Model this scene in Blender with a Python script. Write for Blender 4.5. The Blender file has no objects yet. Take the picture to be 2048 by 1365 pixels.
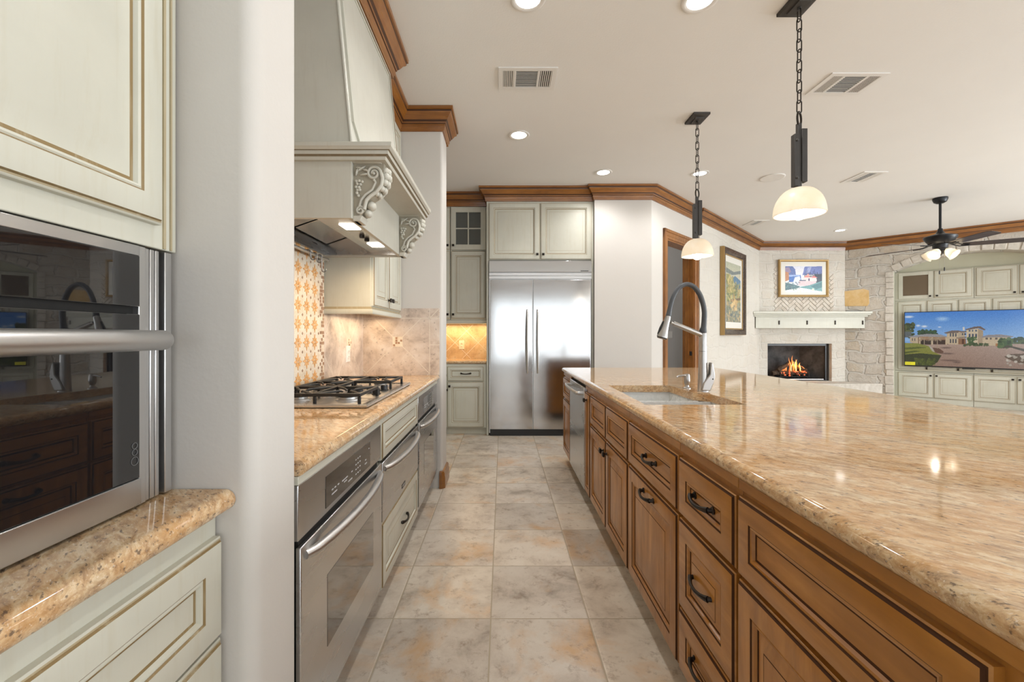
import bpy, bmesh, math, random
import numpy as np
from mathutils import Matrix, Vector

SC = bpy.context.scene
COL = SC.collection
random.seed(7)

# ------------------------------------------------------------------ camera, world, light, exposure
F_PX, U0, V0, CAM_H = 860.0, 1005.0, 670.0, 1.22
cam_d = bpy.data.cameras.new('camera')
cam_d.sensor_width = 36.0
cam_d.lens = F_PX / 2048 * 36.0
cam_d.shift_x = (1024 - U0) / 2048
cam_d.shift_y = (V0 - 682.5) / 2048
cam_d.clip_start = 0.05
cam = bpy.data.objects.new('camera', cam_d)
cam.location = (0, 0, CAM_H)
cam.rotation_euler = (math.radians(90), 0, 0)
COL.objects.link(cam)
SC.camera = cam

SC.view_settings.view_transform = 'Standard'
SC.view_settings.look = 'None'
SC.view_settings.gamma = 1.0
SC.view_settings.use_curve_mapping = False
SC.view_settings.exposure = 0.26
SC.cycles.use_denoising = True
SC.cycles.max_bounces = 10
SC.cycles.diffuse_bounces = 6
SC.cycles.glossy_bounces = 4
SC.cycles.transmission_bounces = 6
SC.cycles.sample_clamp_indirect = 4.0
SC.cycles.caustics_reflective = False
SC.cycles.caustics_refractive = False

world = bpy.data.worlds.new('sky')
SC.world = world
world.use_nodes = True
world.node_tree.nodes['Background'].inputs['Color'].default_value = (0.85, 0.93, 1.0, 1)
world.node_tree.nodes['Background'].inputs['Strength'].default_value = 1.6


def area_light(name, loc, rot, sx, sy, watts, color=(1, 1, 1), spread=180):
    d = bpy.data.lights.new(name, 'AREA')
    d.shape = 'RECTANGLE'
    d.size, d.size_y = sx, sy
    d.energy = watts
    d.color = color
    d.spread = math.radians(spread)
    o = bpy.data.objects.new(name, d)
    o.location = loc
    o.rotation_euler = rot
    COL.objects.link(o)
    return o


def spot_light(name, loc, watts, angle, color=(1, 0.98, 0.955), size=0.05):
    d = bpy.data.lights.new(name, 'SPOT')
    d.energy = watts
    d.spot_size = math.radians(angle)
    d.spot_blend = 0.7
    d.color = color
    d.shadow_soft_size = size
    o = bpy.data.objects.new(name, d)
    o.location = loc
    COL.objects.link(o)
    return o


def point_light(name, loc, watts, color=(1, 0.92, 0.82), size=0.04):
    d = bpy.data.lights.new(name, 'POINT')
    d.energy = watts
    d.color = color
    d.shadow_soft_size = size
    o = bpy.data.objects.new(name, d)
    o.location = loc
    COL.objects.link(o)
    return o


HALF = math.pi / 2
DAY = (0.895, 0.955, 1.0)
# daylight standing in the window openings of the family room (wall_right) and behind the camera (wall_rear)
UP = math.radians(108)       # window lights are tilted upward to brighten the ceiling
area_light('daylight_right_near', (10.70, -1.6, 1.45), (0, UP, 0), 2.5, 3.2, 215, DAY)
area_light('daylight_right_far', (10.70, 2.2, 1.45), (0, UP, 0), 2.5, 2.6, 285, DAY)
area_light('daylight_rear_kitchen', (1.4, -3.94, 1.36), (UP, 0, 0), 5.0, 2.1, 30, DAY)
area_light('daylight_rear_family', (6.6, -3.94, 1.36), (UP, 0, 0), 4.6, 2.1, 70, DAY)

# ------------------------------------------------------------------ materials
def lin(r, g, b):
    f = lambda c: (c / 255 / 12.92) if c / 255 <= 0.04045 else ((c / 255 + 0.055) / 1.055) ** 2.4
    return (f(r), f(g), f(b), 1.0)


class NM:
    """one node material"""
    def __init__(s, name, color=(0.8, 0.8, 0.8, 1), rough=0.5, metal=0.0, **kw):
        s.m = bpy.data.materials.new(name)
        s.m.use_nodes = True
        s.t = s.m.node_tree
        s.b = s.t.nodes['Principled BSDF']
        s.b.inputs['Base Color'].default_value = color
        s.b.inputs['Roughness'].default_value = rough
        s.b.inputs['Metallic'].default_value = metal
        for k, v in kw.items():
            s.b.inputs[k.replace('_', ' ')].default_value = v
        s.m.diffuse_color = color

    def n(s, t, **kw):
        nd = s.t.nodes.new(t)
        for k, v in kw.items():
            setattr(nd, k, v)
        return nd

    def l(s, a, b):
        s.t.links.new(a, b)

    def val(s, sock, v):
        if hasattr(v, 'is_linked') or isinstance(v, bpy.types.NodeSocket):
            s.l(v, sock)
        else:
            sock.default_value = v

    def coord(s, kind='Object', scale=(1, 1, 1), rot=(0, 0, 0)):
        if kind == 'World':
            src = s.n('ShaderNodeNewGeometry').outputs['Position']
        else:
            src = s.n('ShaderNodeTexCoord').outputs['Object']
        mp = s.n('ShaderNodeMapping')
        mp.inputs['Scale'].default_value = scale
        mp.inputs['Rotation'].default_value = rot
        s.l(src, mp.inputs['Vector'])
        return mp.outputs['Vector']

    def noise(s, vec, scale=5, detail=4, rough=0.55, dist=0.0):
        nd = s.n('ShaderNodeTexNoise')
        nd.inputs['Scale'].default_value = scale
        nd.inputs['Detail'].default_value = detail
        nd.inputs['Roughness'].default_value = rough
        nd.inputs['Distortion'].default_value = dist
        if vec is not None:
            s.l(vec, nd.inputs['Vector'])
        return nd.outputs['Fac']

    def voro(s, vec, scale=5, feature='F1', out='Distance', rnd=1.0):
        nd = s.n('ShaderNodeTexVoronoi', feature=feature)
        nd.inputs['Scale'].default_value = scale
        nd.inputs['Randomness'].default_value = rnd
        s.l(vec, nd.inputs['Vector'])
        return nd.outputs[out]

    def ramp(s, fac, stops, interp='LINEAR'):
        r = s.n('ShaderNodeValToRGB')
        cr = r.color_ramp
        cr.interpolation = interp
        while len(cr.elements) < len(stops):
            cr.elements.new(0.5)
        for e, (p, c) in zip(cr.elements, stops):
            e.position = p
            e.color = c if len(c) == 4 else (*c, 1)
        s.l(fac, r.inputs['Fac'])
        return r.outputs['Color']

    def math(s, op, a, b=0.0, c=0.0):
        nd = s.n('ShaderNodeMath', operation=op)
        s.val(nd.inputs[0], a)
        s.val(nd.inputs[1], b)
        s.val(nd.inputs[2], c)
        return nd.outputs[0]

    def mix(s, fac, a, b, blend='MIX'):
        nd = s.n('ShaderNodeMix', data_type='RGBA', blend_type=blend)
        s.val(nd.inputs[0], fac)
        s.val(nd.inputs[6], a)
        s.val(nd.inputs[7], b)
        return nd.outputs[2]

    def bump(s, height, strength=0.3, dist=0.002):
        nd = s.n('ShaderNodeBump')
        nd.inputs['Strength'].default_value = strength
        nd.inputs['Distance'].default_value = dist
        s.l(height, nd.inputs['Height'])
        s.l(nd.outputs['Normal'], s.b.inputs['Normal'])

    def color(s, sock):
        s.l(sock, s.b.inputs['Base Color'])

    def rough(s, sock):
        s.l(sock, s.b.inputs['Roughness'])


G4 = lambda v: (v, v, v, 1)


def painted(name, col, rough=0.6, var=0.05, bscale=120, bstr=0.12):
    k = NM(name, col, rough)
    v = k.coord('Object')
    c2 = tuple(c * (1 - var * 2) for c in col[:3]) + (1,)
    k.color(k.ramp(k.noise(v, 2.2, 5), [(0.3, c2), (0.7, col)]))
    if bstr:
        k.bump(k.noise(v, bscale, 3), bstr, 0.003)
    return k.m


def wood(name, axis, cols, rough=0.32, knots=True, cross=16.0, along=1.6):
    """stained knotty wood, grain running along one axis ('x','y','z' or 'h' for any level direction)"""
    k = NM(name, cols[1], rough)
    sc = {'x': (along, cross, cross), 'y': (cross, along, cross), 'z': (cross, cross, along), 'h': (along, along, cross * 2)}[axis]
    v = k.coord('Object', sc)
    v1 = k.coord('Object')
    fine = k.noise(v, 2.2, 6, 0.6, 0.6)
    c01 = tuple((a + b) / 2 for a, b in zip(cols[0], cols[1]))
    base = k.ramp(fine, [(0.25, c01), (0.5, cols[1]), (0.78, cols[2])])
    vf = k.coord('Object', {'x': (1.0, 5, 5), 'y': (5, 1.0, 5), 'z': (5, 5, 1.0), 'h': (1, 1, 8)}[axis])
    fig = k.noise(vf, 2.0, 5, 0.6, 1.6)
    base = k.mix(k.math('MULTIPLY', k.ramp(fig, [(0.44, G4(0)), (0.60, G4(1))]), 0.42), base, cols[0])
    base = k.mix(k.math('MULTIPLY', k.ramp(fig, [(0.28, G4(1)), (0.42, G4(0))]), 0.40), base, cols[2])
    cloud = k.noise(v1, 5.0, 4, 0.6)
    base = k.mix(k.math('MULTIPLY', k.ramp(cloud, [(0.46, G4(0)), (0.66, G4(1))]), 0.40), base, cols[0])
    base = k.mix(k.math('MULTIPLY', k.ramp(k.noise(v1, 2.3, 3), [(0.45, G4(0)), (0.7, G4(1))]), 0.35), base, cols[2])
    if knots:
        vk = k.coord('Object', {'x': (2.0, 4.5, 4.5), 'y': (4.5, 2.0, 4.5), 'z': (4.5, 4.5, 2.0), 'h': (2.0, 2.0, 5)}[axis])
        d = k.voro(vk, 1.1)
        base = k.mix(k.ramp(d, [(0.035, G4(0.85)), (0.075, G4(0))]), base, (0.02, 0.008, 0.003, 1))
    k.color(base)
    k.rough(k.ramp(fine, [(0.3, G4(rough + 0.08)), (0.7, G4(rough - 0.04))]))
    k.bump(fine, 0.08, 0.002)
    k.b.inputs['Coat Weight'].default_value = 0.35
    k.b.inputs['Coat Roughness'].default_value = 0.15
    return k.m


def steel(name, col=(0.585, 0.59, 0.595, 1), rough=0.27, axis='z', amount=1.0):
    k = NM(name, col, rough, 1.0)
    sc = {'x': (0.6, 5, 5), 'y': (5, 0.6, 5), 'z': (5, 5, 0.6)}[axis]
    n = k.noise(k.coord('Object', sc), 1.6, 3)
    k.rough(k.ramp(n, [(0.3, G4(rough - 0.025 * amount)), (0.7, G4(rough + 0.025 * amount))]))
    k.color(k.ramp(n, [(0.3, tuple(c * 0.96 for c in col[:3])), (0.7, col)]))
    return k.m


def plain(name, col, rough=0.5, metal=0.0, **kw):
    k = NM(name, col, rough, metal, **kw)
    v = k.coord('Object')
    n = k.noise(v, 40, 2)
    k.rough(k.ramp(n, [(0.3, G4(max(0.0, rough - 0.03))), (0.7, G4(min(1, rough + 0.03)))]))
    return k.m


def glow(name, col, strength):
    k = NM(name, col, 0.4)
    k.b.inputs['Emission Color'].default_value = col
    k.b.inputs['Emission Strength'].default_value = strength
    return k.m


M = {}
M['wall'] = painted('wall_paint', (0.60, 0.575, 0.54, 1), 0.75, 0.015, 55, 0.16)
M['ceiling'] = painted('ceiling_texture', (0.80, 0.795, 0.78, 1), 0.85, 0.01, 95, 0.22)
M['hall'] = painted('hallway_paint', (0.55, 0.545, 0.54, 1), 0.75, 0.01, 55, 0.12)
M['alcove'] = painted('alcove_paint', (0.56, 0.56, 0.44, 1), 0.7, 0.05, 40, 0.1)
M['white'] = plain('white_enamel', (0.76, 0.75, 0.73, 1), 0.45)


def cream_mat(name, c, dirt, amt):
    k = NM(name, c, 0.42)
    v = k.coord('Object')
    base = k.ramp(k.noise(v, 2.6, 6, 0.6, 0.4), [(0.28, tuple(x * 0.90 for x in c[:3]) + (1,)), (0.62, c)])
    streak = k.noise(k.coord('Object', (30, 30, 2.5)), 1.5, 5, 0.65)
    base = k.mix(k.math('MULTIPLY', k.ramp(streak, [(0.52, G4(0)), (0.75, G4(1))]), amt), base, dirt)
    k.color(base)
    k.bump(streak, 0.05, 0.002)
    return k.m


M['cream'] = cream_mat('cream_glazed_paint', (0.585, 0.58, 0.50, 1), (0.46, 0.41, 0.28, 1), 0.28)
M['glaze'] = cream_mat('umber_glaze_in_grooves', (0.25, 0.17, 0.07, 1), (0.52, 0.46, 0.32, 1), 0.6)
M['glaze2'] = cream_mat('thin_umber_glaze', (0.42, 0.35, 0.22, 1), (0.58, 0.53, 0.40, 1), 0.6)
M['hood'] = cream_mat('hood_glazed_paint', (0.55, 0.54, 0.475, 1), (0.38, 0.34, 0.26, 1), 0.22)
M['hood_mid'] = cream_mat('hood_glaze_on_carved_ground', (0.36, 0.33, 0.26, 1), (0.26, 0.22, 0.15, 1), 0.5)
M['hood_dark'] = cream_mat('hood_glaze_in_carving', (0.20, 0.16, 0.10, 1), (0.36, 0.31, 0.22, 1), 0.4)

ALD = [(0.180, 0.062, 0.008, 1), (0.390, 0.155, 0.022, 1), (0.50, 0.225, 0.042, 1)]
M['wood_v'] = wood('alder_upright_grain', 'z', ALD, 0.32, True, 9.0, 1.3)
M['wood_y'] = wood('alder_level_grain', 'y', ALD, 0.32, True, 9.0, 1.3)
M['wood_glaze'] = plain('dark_wood_glaze', (0.055, 0.020, 0.006, 1), 0.75, 0.0, Specular_IOR_Level=0.2)
CRW = [(0.13, 0.042, 0.008, 1), (0.26, 0.098, 0.016, 1), (0.37, 0.155, 0.033, 1)]
M['crown'] = wood('crown_wood', 'h', CRW, 0.30, False)
M['crown_dark'] = plain('crown_wood_groove', (0.055, 0.018, 0.005, 1), 0.4)
M['casing'] = wood('casing_wood', 'z', CRW, 0.32, False)

M['steel_z'] = steel('stainless_upright_brush', axis='z')
M['steel_y'] = steel('stainless_level_brush', axis='y')
M['steel_x'] = steel('stainless_cross_brush', axis='x')
M['steel_bar'] = steel('satin_steel_bar', (0.60, 0.595, 0.59, 1), 0.36, 'y', 0.3)
M['steel_door'] = steel('stainless_fridge_door', (0.56, 0.555, 0.55, 1), 0.14, 'x', 0.6)
M['nickel'] = steel('brushed_nickel', (0.42, 0.405, 0.39, 1), 0.33, 'z', 0.4)
M['black_glass'] = plain('black_oven_glass', (0.008, 0.008, 0.009, 1), 0.02, 0.0, Coat_Weight=0.8, Coat_Roughness=0.01)
M['oven_glass'] = plain('bronze_tinted_oven_glass', (0.045, 0.036, 0.028, 1), 0.06, 0.0, Coat_Weight=1.0, Coat_Roughness=0.02)
M['black'] = plain('black_plastic', (0.012, 0.012, 0.013, 1), 0.35)
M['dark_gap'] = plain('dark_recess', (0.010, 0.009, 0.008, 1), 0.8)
M['iron'] = plain('cast_iron', (0.020, 0.019, 0.018, 1), 0.48, 0.2)
M['bronze'] = plain('oil_rubbed_bronze', (0.030, 0.023, 0.018, 1), 0.38, 0.7)
M['forged'] = painted('forged_dark_metal', (0.045, 0.040, 0.036, 1), 0.55, 0.25, 30, 0.3)
M['rubber'] = plain('dark_grey_hose', (0.055, 0.060, 0.068, 1), 0.42)
M['sink'] = plain('grey_sink_composite', (0.60, 0.61, 0.60, 1), 0.28)
M['display'] = plain('control_display_glass', (0.018, 0.014, 0.011, 1), 0.10, 0.0, Coat_Weight=0.5)
M['hook_steel'] = plain('dull_grey_hook_steel', (0.22, 0.215, 0.21, 1), 0.4, 0.8)
M['door_print'] = plain('grey_door_printing', (0.10, 0.10, 0.10, 1), 0.5)
M['print'] = plain('pale_printing', (0.55, 0.56, 0.58, 1), 0.5)
M['gold'] = plain('gilt_frame', (0.40, 0.26, 0.10, 1), 0.42, 0.35)
M['walnut'] = plain('dark_walnut_frame', (0.045, 0.026, 0.018, 1), 0.28)
M['matboard'] = plain('ivory_mat_board', (0.74, 0.73, 0.68, 1), 0.7)
M['yellow'] = plain('yellow_sticker', (0.75, 0.72, 0.03, 1), 0.5)
M['almond'] = plain('almond_plastic', (0.72, 0.64, 0.48, 1), 0.4)
M['slat'] = plain('vent_white_metal', (0.70, 0.68, 0.64, 1), 0.5)
M['can_lens'] = glow('downlight_lens', (1, 0.96, 0.9, 1), 9.0)
M['bulb'] = glow('warm_bulb', (1, 0.93, 0.82, 1), 22.0)
M['hood_lamp'] = glow('hood_lamp_lens', (1, 0.92, 0.80, 1), 12.0)
M['blade'] = wood('dark_fan_blade', 'h', [(0.016, 0.009, 0.006, 1), (0.032, 0.018, 0.011, 1), (0.055, 0.03, 0.018, 1)], 0.35, False)
M['fan_metal'] = plain('black_fan_metal', (0.014, 0.015, 0.018, 1), 0.36, 0.4)


def shade_mat():
    k = NM('alabaster_glass', (0.86, 0.79, 0.66, 1), 0.3)
    v = k.coord('Object')
    col = k.ramp(k.noise(v, 9, 4, 0.6, 1.0), [(0.3, (0.88, 0.82, 0.72, 1)), (0.7, (0.93, 0.90, 0.84, 1))])
    k.color(col)
    tr = k.n('ShaderNodeBsdfTranslucent')
    k.l(col, tr.inputs['Color'])
    mx = k.n('ShaderNodeMixShader')
    mx.inputs[0].default_value = 0.55
    k.l(k.b.outputs[0], mx.inputs[1])
    k.l(tr.outputs[0], mx.inputs[2])
    k.l(mx.outputs[0], k.t.nodes['Material Output'].inputs['Surface'])
    return k.m


M['shade'] = shade_mat()


def glass_mat():
    k = NM('seeded_cabinet_glass', (0.75, 0.78, 0.74, 1), 0.12)
    k.b.inputs['Transmission Weight'].default_value = 0.85
    k.b.inputs['IOR'].default_value = 1.2
    k.bump(k.noise(k.coord('Object'), 60, 2), 0.15, 0.002)
    return k.m


M['glass'] = glass_mat()


def pane_mat():
    k = NM('clear_window_glass', (0.95, 0.97, 0.97, 1), 0.02)
    tr = k.n('ShaderNodeBsdfTransparent')
    mx = k.n('ShaderNodeMixShader')
    mx.inputs[0].default_value = 0.92
    k.l(k.b.outputs[0], mx.inputs[1])
    k.l(tr.outputs[0], mx.inputs[2])
    k.l(mx.outputs[0], k.t.nodes['Material Output'].inputs['Surface'])
    return k.m


M['pane'] = pane_mat()


def granite(name, tint, contrast=1.0):
    k = NM(name, (0.5, 0.4, 0.28, 1), 0.07)
    v = k.coord('World', (1, 1, 1), (0, 0, math.radians(-47)))
    def stretched(sc):
        st = k.n('ShaderNodeMapping')
        st.inputs['Scale'].default_value = sc
        k.l(v, st.inputs['Vector'])
        return st.outputs['Vector']
    T4 = lambda q: tuple(x * t for x, t in zip(q[:3], tint)) + (1,)
    band = k.noise(stretched((64, 21, 64)), 1.0, 9, 0.70, 0.5)
    base = k.ramp(band, [(0.30, T4(lin(128, 104, 84))), (0.42, T4(lin(184, 150, 114))), (0.52, T4(lin(210, 180, 142))), (0.62, T4(lin(228, 206, 174))), (0.76, T4(lin(184, 148, 122)))])
    drift = k.noise(stretched((11, 5, 11)), 1.0, 6, 0.66)
    base = k.mix(k.math('MULTIPLY', k.ramp(drift, [(0.46, G4(0)), (0.64, G4(1))]), 0.62), base, T4(lin(200, 150, 92)))
    base = k.mix(k.math('MULTIPLY', k.ramp(drift, [(0.30, G4(1)), (0.46, G4(0))]), 0.40), base, T4(lin(172, 160, 140)))
    fine = stretched((150, 52, 150))
    sp = k.noise(fine, 1.0, 4, 0.6)
    base = k.mix(k.math('MULTIPLY', k.ramp(sp, [(0.575, G4(0)), (0.66, G4(1))]), 0.80 * contrast), base, lin(88, 74, 66))
    sp2 = k.noise(fine, 2.3, 3, 0.6)
    base = k.mix(k.math('MULTIPLY', k.ramp(sp2, [(0.60, G4(0)), (0.70, G4(1))]), 0.5), base, lin(232, 220, 202))
    k.color(base)
    return k.m


M['granite'] = granite('gold_granite', (0.90, 0.885, 0.86))


def travertine(name, c0, c1, c2, rough=0.45, scale=5):
    k = NM(name, c1, rough)
    v = k.coord('World')
    n = k.noise(v, scale, 8, 0.65, 0.4)
    base = k.ramp(n, [(0.30, c0), (0.48, c1), (0.66, c2)])
    pit = k.noise(v, scale * 9, 4, 0.6)
    base = k.mix(k.math('MULTIPLY', k.ramp(pit, [(0.60, G4(0)), (0.68, G4(1))]), 0.5), base, tuple(x * 0.6 for x in c0[:3]) + (1,))
    k.color(base)
    k.bump(n, 0.1, 0.003)
    return k.m


M['tile'] = travertine('backsplash_stone', lin(152, 138, 128), lin(200, 186, 174), lin(218, 210, 202), 0.35)
M['tile_gold'] = travertine('pantry_backsplash_stone', lin(168, 138, 100), lin(196, 168, 128), lin(206, 188, 156), 0.35)
M['grout'] = plain('pale_grout', lin(214, 206, 194), 0.8)
M['mosaic'] = travertine('cream_mosaic', lin(206, 190, 168), lin(222, 210, 192), lin(232, 224, 210), 0.4, 26)
M['petal'] = travertine('amber_petal', lin(204, 144, 82), lin(222, 170, 110), lin(230, 190, 140), 0.35, 40)
M['brown_chip'] = travertine('brown_mosaic_chip', lin(120, 88, 66), lin(158, 122, 96), lin(186, 156, 130), 0.35, 60)


def floor_mat():
    k = NM('slate_look_floor_tile', (0.55, 0.48, 0.4, 1), 0.35)
    pos = k.n('ShaderNodeNewGeometry').outputs['Position']
    sep = k.n('ShaderNodeSeparateXYZ')
    k.l(pos, sep.inputs[0])
    P = 0.42
    tx = k.math('DIVIDE', k.math('ADD', sep.outputs[0], 0.05 + P * 40), P)
    ty = k.math('DIVIDE', k.math('ADD', sep.outputs[1], -1.847 + P * 40), P)
    fx, fy = k.math('FRACT', tx), k.math('FRACT', ty)
    ex = k.math('MINIMUM', fx, k.math('SUBTRACT', 1.0, fx))
    ey = k.math('MINIMUM', fy, k.math('SUBTRACT', 1.0, fy))
    e = k.math('MINIMUM', ex, ey)
    comb = k.n('ShaderNodeCombineXYZ')
    k.l(k.math('FLOOR', tx), comb.inputs[0])
    k.l(k.math('FLOOR', ty), comb.inputs[1])
    wn = k.n('ShaderNodeTexWhiteNoise', noise_dimensions='2D')
    k.l(comb.outputs[0], wn.inputs['Vector'])
    off = k.n('ShaderNodeVectorMath', operation='MULTIPLY_ADD')
    k.l(wn.outputs['Color'], off.inputs[0])
    off.inputs[1].default_value = (30, 30, 30)
    k.l(pos, off.inputs[2])
    vec = off.outputs[0]
    n1 = k.noise(vec, 4.5, 8, 0.66, 0.3)
    base = k.ramp(n1, [(0.30, lin(152, 142, 131)), (0.43, lin(199, 190, 180)), (0.54, lin(214, 207, 198)), (0.70, lin(222, 217, 210))])
    n2 = k.noise(vec, 2.6, 6, 0.62, 0.5)
    base = k.mix(k.math('MULTIPLY', k.ramp(n2, [(0.54, G4(0)), (0.70, G4(1))]), 0.80), base, lin(212, 172, 124))
    n3 = k.noise(vec, 19, 8, 0.74, 0.15)
    base = k.mix(k.math('MULTIPLY', k.ramp(n3, [(0.54, G4(0)), (0.68, G4(1))]), 0.60), base, lin(138, 116, 94))
    tint = k.ramp(wn.outputs['Value'], [(0.0, lin(226, 222, 216)), (0.5, lin(248, 244, 238)), (1.0, lin(255, 250, 240))])
    base = k.mix(1.0, base, tint, 'MULTIPLY')
    g = k.ramp(e, [(0.0055, G4(1)), (0.0085, G4(0))])
    k.color(k.mix(g, base, lin(168, 156, 136)))
    k.rough(k.mix(g, k.ramp(n1, [(0.3, G4(0.42)), (0.7, G4(0.28))]), G4(0.85)))
    h = k.math('ADD', k.math('MULTIPLY', k.ramp(e, [(0.004, G4(0)), (0.016, G4(1))]), 1.0), k.math('MULTIPLY', n3, 0.25))
    k.bump(h, 0.35, 0.003)
    return k.m


M['floor'] = floor_mat()


def stone_mat(name, dirx, diry, white=0.5, bstr=0.9, bw=0.42, bh=0.19, floor_w=0.0):
    """coursed limestone with smeared mortar; bricks run along (dirx,diry)"""
    k = NM(name, (0.6, 0.56, 0.5, 1), 0.85)
    pos = k.n('ShaderNodeNewGeometry').outputs['Position']
    dot = k.n('ShaderNodeVectorMath', operation='DOT_PRODUCT')
    k.l(pos, dot.inputs[0])
    dot.inputs[1].default_value = (dirx, diry, 0)
    sep = k.n('ShaderNodeSeparateXYZ')
    k.l(pos, sep.inputs[0])
    warp = k.noise(pos, 2.2, 3)
    warp2 = k.noise(pos, 7.0, 3)
    cb = k.n('ShaderNodeCombineXYZ')
    k.l(k.math('ADD', dot.outputs['Value'], k.math('MULTIPLY', warp2, 0.16)), cb.inputs[0])
    k.l(k.math('ADD', sep.outputs[2], k.math('MULTIPLY', warp, 0.22)), cb.inputs[1])
    br = k.n('ShaderNodeTexBrick')
    br.offset = 0.43
    br.squash = 0.62
    br.squash_frequency = 3
    k.l(cb.outputs[0], br.inputs['Vector'])
    br.inputs['Scale'].default_value = 1.0
    br.inputs['Brick Width'].default_value = bw
    br.inputs['Row Height'].default_value = bh
    br.inputs['Mortar Size'].default_value = 0.022
    br.inputs['Mortar Smooth'].default_value = 0.6
    br.inputs['Bias'].default_value = 0.0
    br.inputs['Color1'].default_value = (0, 0, 0, 1)
    br.inputs['Color2'].default_value = (1, 1, 1, 1)
    br.inputs['Mortar'].default_value = (0.5, 0.5, 0.5, 1)
    tone = k.ramp(br.outputs['Color'], [(0.0, lin(208, 194, 174)), (0.3, lin(216, 208, 196)), (0.55, lin(200, 191, 182)), (0.8, lin(217, 210, 200)), (1.0, lin(206, 186, 158))])
    n1 = k.noise(pos, 5, 8, 0.68, 0.3)
    tone = k.mix(k.ramp(n1, [(0.42, G4(0)), (0.62, G4(0.7))]), tone, lin(178, 164, 148))
    mortar = lin(214, 210, 202)
    smear = k.ramp(k.noise(pos, 3.5, 6, 0.7), [(0.40, G4(white)), (0.62, G4(max(floor_w, white - 0.60)))])
    fac = k.math('MAXIMUM', br.outputs['Fac'], smear)
    k.color(k.mix(fac, tone, mortar))
    h = k.math('ADD', k.math('MULTIPLY', br.outputs['Fac'], -0.6), k.math('MULTIPLY', n1, 1.6))
    h = k.math('ADD', h, k.math('MULTIPLY', k.noise(pos, 34, 5, 0.7), 0.6))
    k.bump(h, bstr, 0.03)
    return k.m


R2 = math.sqrt(0.5)
M['stone_l'] = stone_mat('whitewashed_limestone', R2, R2, 1.0, 0.40, 0.42, 0.19, 0.78)
M['stone_f'] = stone_mat('chimney_limestone', 1, 0, 0.95, 0.55, 0.36, 0.17, 0.55)
M['stone_r'] = stone_mat('rough_limestone', R2, -R2, 0.70, 1.0, 0.44, 0.20, 0.12)
M['herring'] = travertine('herringbone_limestone', lin(184, 172, 158), lin(206, 197, 185), lin(216, 210, 202), 0.85, 8)
M['orange_stone'] = travertine('ochre_stone', lin(204, 168, 112), lin(216, 182, 126), lin(222, 194, 146), 0.85, 8)
M['arch_stone'] = travertine('arch_limestone', lin(184, 177, 168), lin(200, 194, 184), lin(214, 209, 202), 0.9, 12)
M['firebrick'] = travertine('sooty_firebrick', (0.03, 0.031, 0.033, 1), (0.075, 0.077, 0.08, 1), (0.12, 0.12, 0.12, 1), 0.9, 6)
M['log'] = travertine('charred_log', (0.010, 0.008, 0.007, 1), (0.07, 0.042, 0.025, 1), (0.16, 0.10, 0.06, 1), 0.9, 18)
M['flame'] = glow('flame', (1.0, 0.36, 0.10, 1), 0.42)
M['flame_core'] = glow('flame_core', (1.0, 0.62, 0.28, 1), 0.70)
M['ember'] = glow('ember', (1.0, 0.20, 0.08, 1), 0.35)


def attr_mat(name, emit=0.0, rough=0.3):
    k = NM(name, (0.5, 0.5, 0.5, 1), rough)
    a = k.n('ShaderNodeAttribute', attribute_name='paint')
    if emit:
        k.b.inputs['Base Color'].default_value = (0.01, 0.01, 0.01, 1)
        k.l(a.outputs['Color'], k.b.inputs['Emission Color'])
        k.b.inputs['Emission Strength'].default_value = emit
    else:
        k.color(a.outputs['Color'])
    return k.m


M['tv_picture'] = attr_mat('television_picture', 0.62, 0.12)
M['art'] = attr_mat('watercolour_print', 0.0, 0.25)

# ------------------------------------------------------------------ geometry helpers
I4 = Matrix.Identity(4)


def frame(o, ex, ey, ez=(0, 0, 1)):
    m = Matrix.Identity(4)
    for i, e in enumerate((ex, ey, ez)):
        for r in range(3):
            m[r][i] = e[r]
    for r in range(3):
        m[r][3] = o[r]
    return m


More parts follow.
